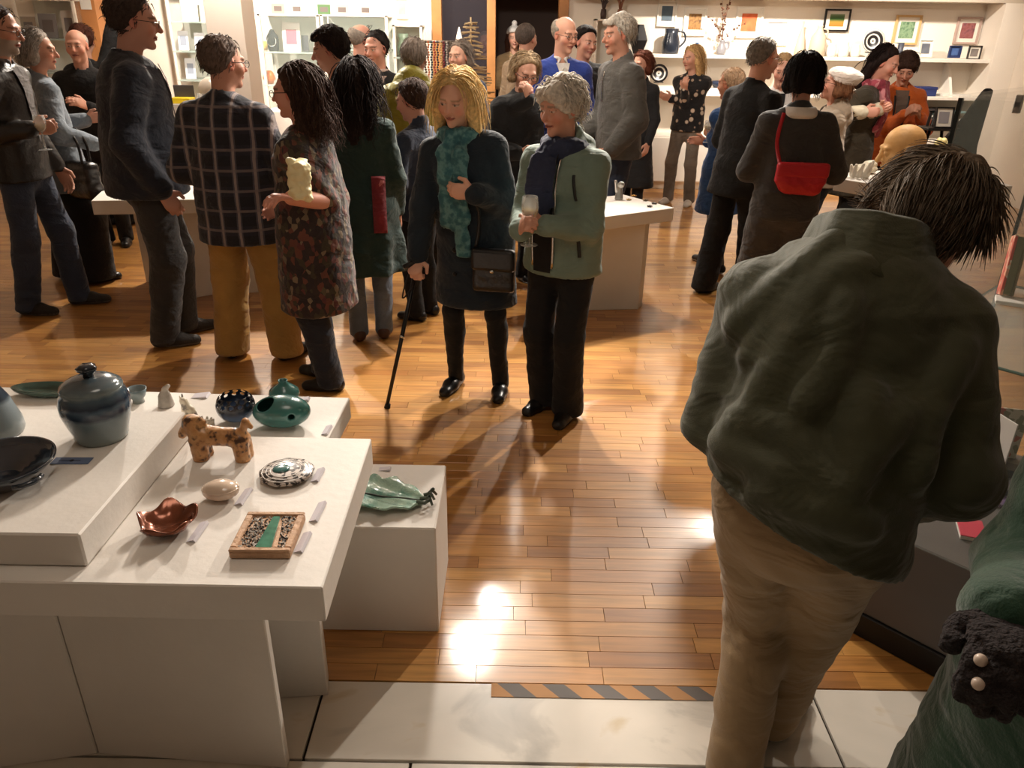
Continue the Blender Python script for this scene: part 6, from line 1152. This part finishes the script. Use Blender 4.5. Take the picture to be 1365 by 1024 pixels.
# ================================================================ LEFT BACK DISPLAYS
pane = mat('case_glass', (200, 214, 208), .03, alpha=.08); backp = mat('case_back', (226, 226, 216), .6); steel = mat('case_steel', (180, 176, 170), .3, .8)
def case(name, label, px0, px1, Yd, zs, dep=.42, glass=True, cat='display case'):
    a, b_ = ony(px0, 17, Yd)[0], ony(px1, 17, Yd)[0]; e = empty(name, ((a + b_) / 2, Yd, 0), 0, label, cat, 'lit display cases'); w = (b_ - a) / 2; zt = zs[-1]
    box('base', (-w, 0, 0), (w, dep, zs[0]), shelf_m, e); box('back', (-w, dep - .02, zs[0]), (w, dep, zt), backp, e)
    for x0 in (-w, w - .03): box('post', (x0, 0, zs[0]), (x0 + .03, .03, zt), shelf_m, e); box('end_panel', (x0 + .01, .03, zs[0]), (x0 + .018, dep - .02, zt), pane, e, 0)
    for z_ in zs[1:]: box('shelf', (-w, 0, z_ - .02), (w, dep - .02, z_), shelf_m if z_ == zt else mat('glass_shelf', (200, 220, 212), .05, alpha=.45), e)
    if glass: box('front_pane', (-w + .03, .008, zs[0]), (w - .03, .014, zt - .02), pane, e, 0)
    return e, (a, b_)
case('display_case', 'tall lit glass display case right of the white pillar', 342, 424, 9.2, [.7, 1.12, 1.46, 1.835]); case('display_case', 'lit glass display case behind the balding man', 426, 516, 9.2, [.7, 1.15, 1.5, 1.84])
case('display_shelving', 'bright open shelving left of the white pillar', 222, 300, 9.3, [.6, 1.15, 1.45, 1.75, 2.2], glass=False, cat='shelves'); case('display_shelving', 'shelving with leaflets at the far left of the back wall', 18, 100, 9.35, [.6, 1.2, 1.55, 1.95], glass=False, cat='shelves')
def bust(label, px, z, Yd=9.4, m=None):
    f = Field((-.1, -.08, -.01), (.1, .08, .24), .007); f.cap((0, 0, .02), (0, 0, .12), .06, .07, .03, ((0, 1, 0), .5)); f.cap((0, 0, .12), (0, 0, .2), .04, .026, .03); f.cut((0, 0, -1), 0, .004); p = ony(px, 30, Yd)
    e = empty('necklace_bust', (p[0], Yd, z + .001), 0, label, 'bust', 'necklace busts in the cases'); mk('body', f.mesh(), m or mat('black_velvet', (26, 26, 30), .9), e); mk('necklace', tube([(.05 * math.sin(t), -.05 - .012 * math.cos(t), .1 - .05 * math.cos(t)) for t in [i * .35 - 2.4 for i in range(15)]], .004, 5), silver, e)
bust('black necklace bust left of the pink print card', 361, 1.46); bust('grey necklace bust in the lower row of the open shelving', 283, 1.45, 9.5, mat('grey_velvet', (120, 110, 104), .9)); bust('black necklace bust in the open shelving near the pillar', 303 - 8, 1.75, 9.5); bust('black necklace bust behind the balding man', 478, 1.5)
def cardp(label, px, z, wpx, hpx, c, Yd=9.4, pic=None, lean=-.12):
    p = ony(px, 30, Yd); k = zc_of(p) / FPX; w, h = wpx * k / 2, hpx * k; e = empty('display_card', (p[0], Yd, z + .001), 0, label, 'card', 'cards in the display cases'); e.rotation_euler = (lean, 0, 0); box('sheet', (-w, 0, 0), (w, .006, h), mat('card_c%d_%d_%d' % c, c, .7), e, 0)
    if pic: box('print', (-w * .6, -.002, h * .25), (w * .6, 0, h * .75), mat('card_c%d_%d_%d' % pic, pic, .7), e, 0)
cw = (226, 220, 214)
cardp('white card with a pink print in the glass case', 386, 1.12 + .34, 24, 36, cw, 9.35, (196, 90, 110)); cardp('small dark card right of the pink print', 404, 1.46, 9, 20, (60, 60, 66))
for px_, c_, lb in [(372, (140, 130, 120), 'small framed card on top of the case near the pillar'), (397, (190, 176, 160), 'beige card on top of the glass case'), (433, (70, 100, 60), 'green landscape card on top of the case'), (457, (150, 140, 136), 'grey photo card on top of the case'), (488, (200, 190, 176), 'pale print card at the right end of the case top')]: cardp(lb, px_, 1.84, 17, 12, c_, 9.35, (90, 80, 76))
for px_, z_, h_, lb in [(258, 1.75, 34, 'white leaflet leaning high in the open shelving'), (288, 1.75, 26, 'white leaflet near the pillar, upper shelf'), (240, 1.45, 24, 'pale card in the middle of the open shelving'), (262, 1.45, 22, 'blue-white card in the open shelving'), (244, 1.15, 26, 'white card low in the open shelving')]: cardp(lb, px_, z_, 14, h_, (214, 214, 216), 9.45, (150, 156, 170))
for i, (px_, z_, w_, h_, c_, lb) in enumerate([(36, 1.55, 20, 26, (150, 136, 120), 'brown poster card at the far left shelving'), (62, 1.55, 24, 30, (120, 116, 116), 'grey poster card at the far left shelving'), (90, 1.55, 18, 34, (170, 160, 148), 'tall pale poster card at the far left shelving')]): cardp(lb, px_, z_, w_, h_, c_, 9.45, (100, 92, 88))
p = ony(112, 8, 9.49); o = box('notice_sheet', (-.06, -.004, -.1), (.06, 0, .06), mat('paper', (224, 220, 212), .8), bev=0); o.location = (p[0] + .02, 9.495, 1.95); tag(o, 'white notice pinned to the orange timber post', 'notice')
# orange pots, red faceted vase, yellow box, white dome
def lpot(name, label, px, z, Yd, prof, m, cat='vase', n=20, smooth=True): p = ony(px, 60, Yd); return tag(mk(name, lathe(prof, n), m, loc=(p[0], Yd, z + .001), smooth=smooth), label, cat)
lpot('orange_pot', 'small orange pot in the glass case near the pillar', 354, 1.46 - .34, 9.32, [(.001, 0), (.04, 0), (.07, .06), (.05, .12), (.03, .14), (.001, .14)], mat('orange_glaze', (220, 120, 50), .3)); lpot('yellow_pot', 'small yellow pot beside the orange one', 352, 1.46, 9.45, [(.001, 0), (.03, 0), (.05, .05), (.03, .1), (.001, .1)], mat('yellow_glaze', (226, 180, 90), .3))
lpot('faceted_red_vase', 'faceted red and orange vase left of the dark-haired man', 381, .9, 8.75, [(.001, 0), (.09, 0), (.14, .1), (.13, .22), (.07, .3), (.055, .3), (.001, .1)], mat('red_orange_glaze', (196, 60, 36), .3, pattern=p_noise(7, [(0, (150, 30, 36)), (.42, (214, 80, 40)), (.55, (232, 130, 40)), (.7, (120, 60, 30)), (1, (60, 30, 30))])), n=7, smooth=False)
plinth('white counter plinth under the red vase', (ony(350, 90, 8.75)[0], 8.55, 0), (ony(420, 90, 8.75)[0], 8.98, .9))
plinth('white counter plinth left of the pillar', (ony(218, 100, 8.0)[0], 7.85, 0), (ony(292, 100, 8.0)[0], 8.2, 1.02))
p = ony(239, 108, 8.0); e = empty('leaflet_box', (p[0], 8.0, 1.0205), 0, 'bright yellow leaflet box on the counter', 'box'); box('tray', (-.1, -.08, 0), (.1, .08, .05), mat('bright_yellow', (230, 200, 40), .5), e); box('back_flap', (-.1, .07, .05), (.1, .08, .16), mat('dark_flap', (70, 66, 70), .6), e)
p = ony(281, 108, 8.0); e = empty('white_dome', (p[0], 8.0, 1.0205), 0, 'white ceramic dome on a short foot on the counter', 'ceramic'); mk('foot', lathe([(.001, 0), (.06, 0), (.05, .03), (.001, .03)], 24), wg, e); mk('body', sphere((0, 0, .13), (.125, .12, .115), 28, 16), wg, e)
lpot('glass_tumbler', 'clear glass tumbler on the counter by the white dome', 257, 1.02, 7.88, [(.001, 0), (.03, 0), (.035, .1), (.031, .1), (.027, .01), (.001, .008)], glass_m, 'glass')
# between case and doorway
frame('framed_poster', 'pale poster on the wall right of the glass cases', 536, 12, 17, 24, WY, fw_w, art('poster', (200, 190, 170), (190, 170, 140)))
case('narrow_shelf', 'narrow lit wall shelves beside the doorway', 522, 562, 9.45, [.6, 1.2, 1.42, 1.75], .3, False, 'shelves'); lpot('green_vase', 'sage green vase on the narrow wall shelves', 538, 1.42, 9.55, [(.001, 0), (.06, 0), (.07, .08), (.05, .18), (.06, .24), (.05, .24), (.001, .05)], mat('sage_glaze', (120, 136, 116), .4)); lpot('teal_jar', 'small teal jar on the narrow wall shelves', 553, 1.2, 9.55, [(.001, 0), (.05, 0), (.06, .06), (.04, .12), (.001, .12)], teal_gl, 'jar')
p = ony(574, 80, 7.6); jr = empty('necklace_rack', (p[0], 7.6, 0), 0, 'rack hung with strings of coloured beads behind the yellow puffer', 'rack')
for a in (-.2, .2): mk('upright', tube([(a, 0, 0), (a, 0, 1.62)], .012, 8), steel, jr)
mk('rail', tube([(-.2, 0, 1.62), (.2, 0, 1.62)], .012, 8), steel, jr); box('foot', (-.25, -.15, 0), (.25, .15, .02), steel, jr)
bcols = [(170, 60, 50), (60, 50, 60), (200, 170, 120), (120, 40, 50), (190, 180, 170), (80, 60, 40), (210, 120, 70), (50, 70, 80)]
for i in range(14):
    x_ = -.185 + .028 * i; L = .34 + .12 * ((i * 37) % 5) / 5; mk('bead_string', join(*[sphere((x_ + .004 * math.sin(j * 1.7), -.016, 1.615 - j * .021), .0105, 6, 4) for j in range(int(L / .021))]), mat('beads_%d' % (i % 8), bcols[i % 8], .3), jr)
p = ony(628, 100, 8.3); tr = empty('driftwood_tree', (p[0], 8.3, 0), 0, 'layered driftwood tree ornament in front of the doorway', 'ornament'); dw = mat('driftwood', (190, 164, 124), .8, var=(12, .2)); mk('trunk', tube([(0, 0, 0), (0, 0, 1.83)], [.02, .008], 8), dw, tr); rg = random.Random(4)
box('base', (-.16, -.16, 0), (.16, .16, .04), dw, tr)
for i in range(24):
    z_ = .85 + i * .04; L = .3 * (1 - (z_ - .85) / 1.05) + .03
    for j in range(3): a = rg.uniform(0, 6.28); mk('stick', tube([(-L * math.cos(a), -L * math.sin(a), z_ + rg.uniform(-.015, .015)), (L * .3 * math.cos(a), L * .3 * math.sin(a), z_ + .008), (L * math.cos(a), L * math.sin(a), z_ + rg.uniform(-.015, .015))], [.007, .011, .006], 5), dw, tr)
p = ony(612, 45, 8.9); ps_ = empty('display_pedestal', (p[0], 8.9, 0), 0, 'dark pedestal with a rolled card cone beside the driftwood tree', 'pedestal'); box('column', (-.09, -.09, 0), (.09, .09, 1.5), mat('dark_column', (60, 54, 52), .6), ps_); mk('cone', lathe([(.07, 1.5), (.005, 1.74), (.001, 1.74)], 12), wg, ps_)
# ================================================================ GLASS CASE AT THE RIGHT
gA, gu, gn = v3(1.06, 1.97), v3(.69, -.72), v3(.72, .69)
def gp_(a, b_): return tuple(gA + gu * a + gn * b_)
GL, GD = 1.0, .84
gc = empty('glass_case', (gA[0], gA[1], 0), 0, 'glass display case with grey base in front of the man in olive', 'display case'); go = lambda poly: [(x - gA[0], y - gA[1]) for x, y in poly]
rect = lambda a0, a1, b0, b1: go([gp_(a0, b0), gp_(a1, b0), gp_(a1, b1), gp_(a0, b1)])
gbase = mat('case_grey', (96, 92, 90), .5, var=(5, .08)); edge = mat('glass_edge', (60, 84, 76), .1)
mk('kickboard', bevel_prism(rect(0, GL, 0, GD), 0, .085), mat('case_black', (20, 19, 19), .5), gc, smooth=False); mk('base', bevel_prism(rect(0.01, GL, .01, GD), .085, .40), gbase, gc, smooth=False)
for a0, a1, b0, b1 in [(0, .008, 0, GD), (GL - .008, GL, 0, GD), (0, GL, 0, .008), (0, GL, GD - .008, GD)]: mk('pane', prism(rect(a0, a1, b0, b1), .40, 1.62), pane, gc, smooth=False)
for a, b_ in [(0, 0), (0, GD - .01), (GL - .01, 0), (GL - .01, GD - .01)]: mk('corner_edge', prism(rect(a, a + .01, b_, b_ + .01), .40, 1.62), mat('edge_dark', (30, 32, 30), .3), gc, smooth=False)
sh1 = mk('glass_shelf', prism(rect(.012, GL - .012, .012, GD - .012), .985, .993), mat('shelf_glass', (206, 220, 214), .03, alpha=.2), gc, smooth=False)
mk('shelf_edge', tube([tuple(list(q) + [.989]) for q in rect(.012, GL - .012, .012, GD - .012)] + [tuple(list(rect(.012, GL - .012, .012, GD - .012)[0]) + [.989])], .0045, 6), edge, gc)
mk('top_pane', prism(rect(0, GL, 0, GD), 1.62, 1.628), pane, gc, smooth=False)
for a, b_ in [(.25, GD - .012), (.75, GD - .012), (.12, .0)]: mk('clip', bevel_prism(rect(a, a + .016, b_, b_ + .014), 1.595, 1.635, .002), steel, gc, smooth=False)
def gitem(name, label, a, b_, z, lo, hi, m, cat, rz=0, rx=0, group='stationery in the glass case'):
    x_, y_ = gp_(a, b_); o = box(name, lo, hi, m, bev=.002); o.location = (x_, y_, z); o.rotation_euler = (rx, 0, rz - .8); return tag(o, label, cat, group)
flor = mat('floral_paper', (196, 190, 176), .6, pattern=p_voronoi(60, [(0, (206, 200, 184)), (.5, (150, 150, 130)), (.7, (196, 120, 110)), (.85, (216, 210, 198))]))
redpat = mat('red_floral', (190, 70, 60), .6, pattern=p_voronoi(50, [(0, (206, 186, 160)), (.35, (186, 70, 56)), (.7, (216, 150, 120)), (.88, (140, 50, 50))]))
xy = gp_(.05, .67); e = empty('leaning_book', (xy[0], xy[1], .9945), -.2, 'red floral covered book standing on the glass shelf', 'book', 'stationery in the glass case'); e.rotation_euler = (-.25, 0, -.5); box('cover', (-.004, -.07, 0), (.004, .07, .19), redpat, e, .001); box('cover', (.026, -.07, 0), (.034, .07, .19), mat('olive_cover', (96, 84, 50), .6), e, .001); box('pages', (.004, -.065, .004), (.026, .065, .185), mat('page_edge', (110, 104, 70), .8), e, .001)
f = Field((-.08, -.06, -.01), (.08, .06, .1), .005); f.ell((0, 0, .04), (.06, .04, .04), k=.01); f.noise(.008, 45, 1); f.cut((0, 0, -1), 0, .003); xy = gp_(.16, .73); tag(mk('red_pouch', f.mesh(), mat('coral_red', (206, 60, 50), .5), loc=(xy[0], xy[1], .9945)), 'crumpled coral red pouch on the glass shelf', 'pouch')
gitem('white_card', 'white folded card in front of the red book', .11, .60, .9945, (-.05, -.035, 0), (.05, .035, .012), mat('paper', (224, 220, 212), .8), 'card', .3)
xy = gp_(.10, .72); e = empty('floral_notebook', (xy[0], xy[1], .4005), -.6, 'floral notebook standing open in the bottom of the case', 'notebook', 'stationery in the glass case'); mk('cover', bevel_prism([(0, 0), (.13, .05), (.13, .056), (0, .006)], 0, .19, .001), flor, e, smooth=False); mk('cover', bevel_prism([(0, 0), (.10, -.1), (.104, -.096), (.004, .006)], 0, .19, .001), mat('cover_white', (200, 196, 190), .6), e, smooth=False)
gitem('black_box', 'small black jewellery box in the case', .23, .66, .4005, (-.045, -.03, 0), (.045, .03, .03), mat('box_black', (28, 27, 28), .4), 'box', .2)
gitem('lined_box', 'grey lined black box lying on the purple cloth', .24, .49, .4165, (-.05, -.035, 0), (.05, .035, .022), mat('box_grey', (70, 70, 74), .4), 'box', .5)
gitem('purple_cloth', 'folded purple cloth in the bottom of the case', .20, .48, .4005, (-.11, -.08, 0), (.11, .08, .015), cloth('purple', (88, 66, 112)), 'cloth', .1)
gitem('tan_card', 'small tan card beside the pink booklet', .22, .28, .4005, (-.03, -.02, 0), (.03, .02, .01), mat('tan_card', (196, 150, 90), .7), 'card', .4)
xy = gp_(.265, .2); e = empty('pink_booklet', (xy[0], xy[1], .4005), -.35, 'pink booklet with white pages at the case front', 'booklet', 'stationery in the glass case'); box('pages', (-.035, -.05, 0), (.035, .05, .012), mat('paper', (224, 220, 212), .8), e, .001); box('cover', (-.036, -.051, .012), (.036, .051, .016), mat('pink_cover', (206, 60, 84), .6), e, .001)
gitem('maroon_book', 'maroon book behind the black jewellery box', .08, .58, .4005, (-.05, -.035, 0), (.05, .035, .022), mat('maroon', (96, 34, 40), .5), 'book', .1)
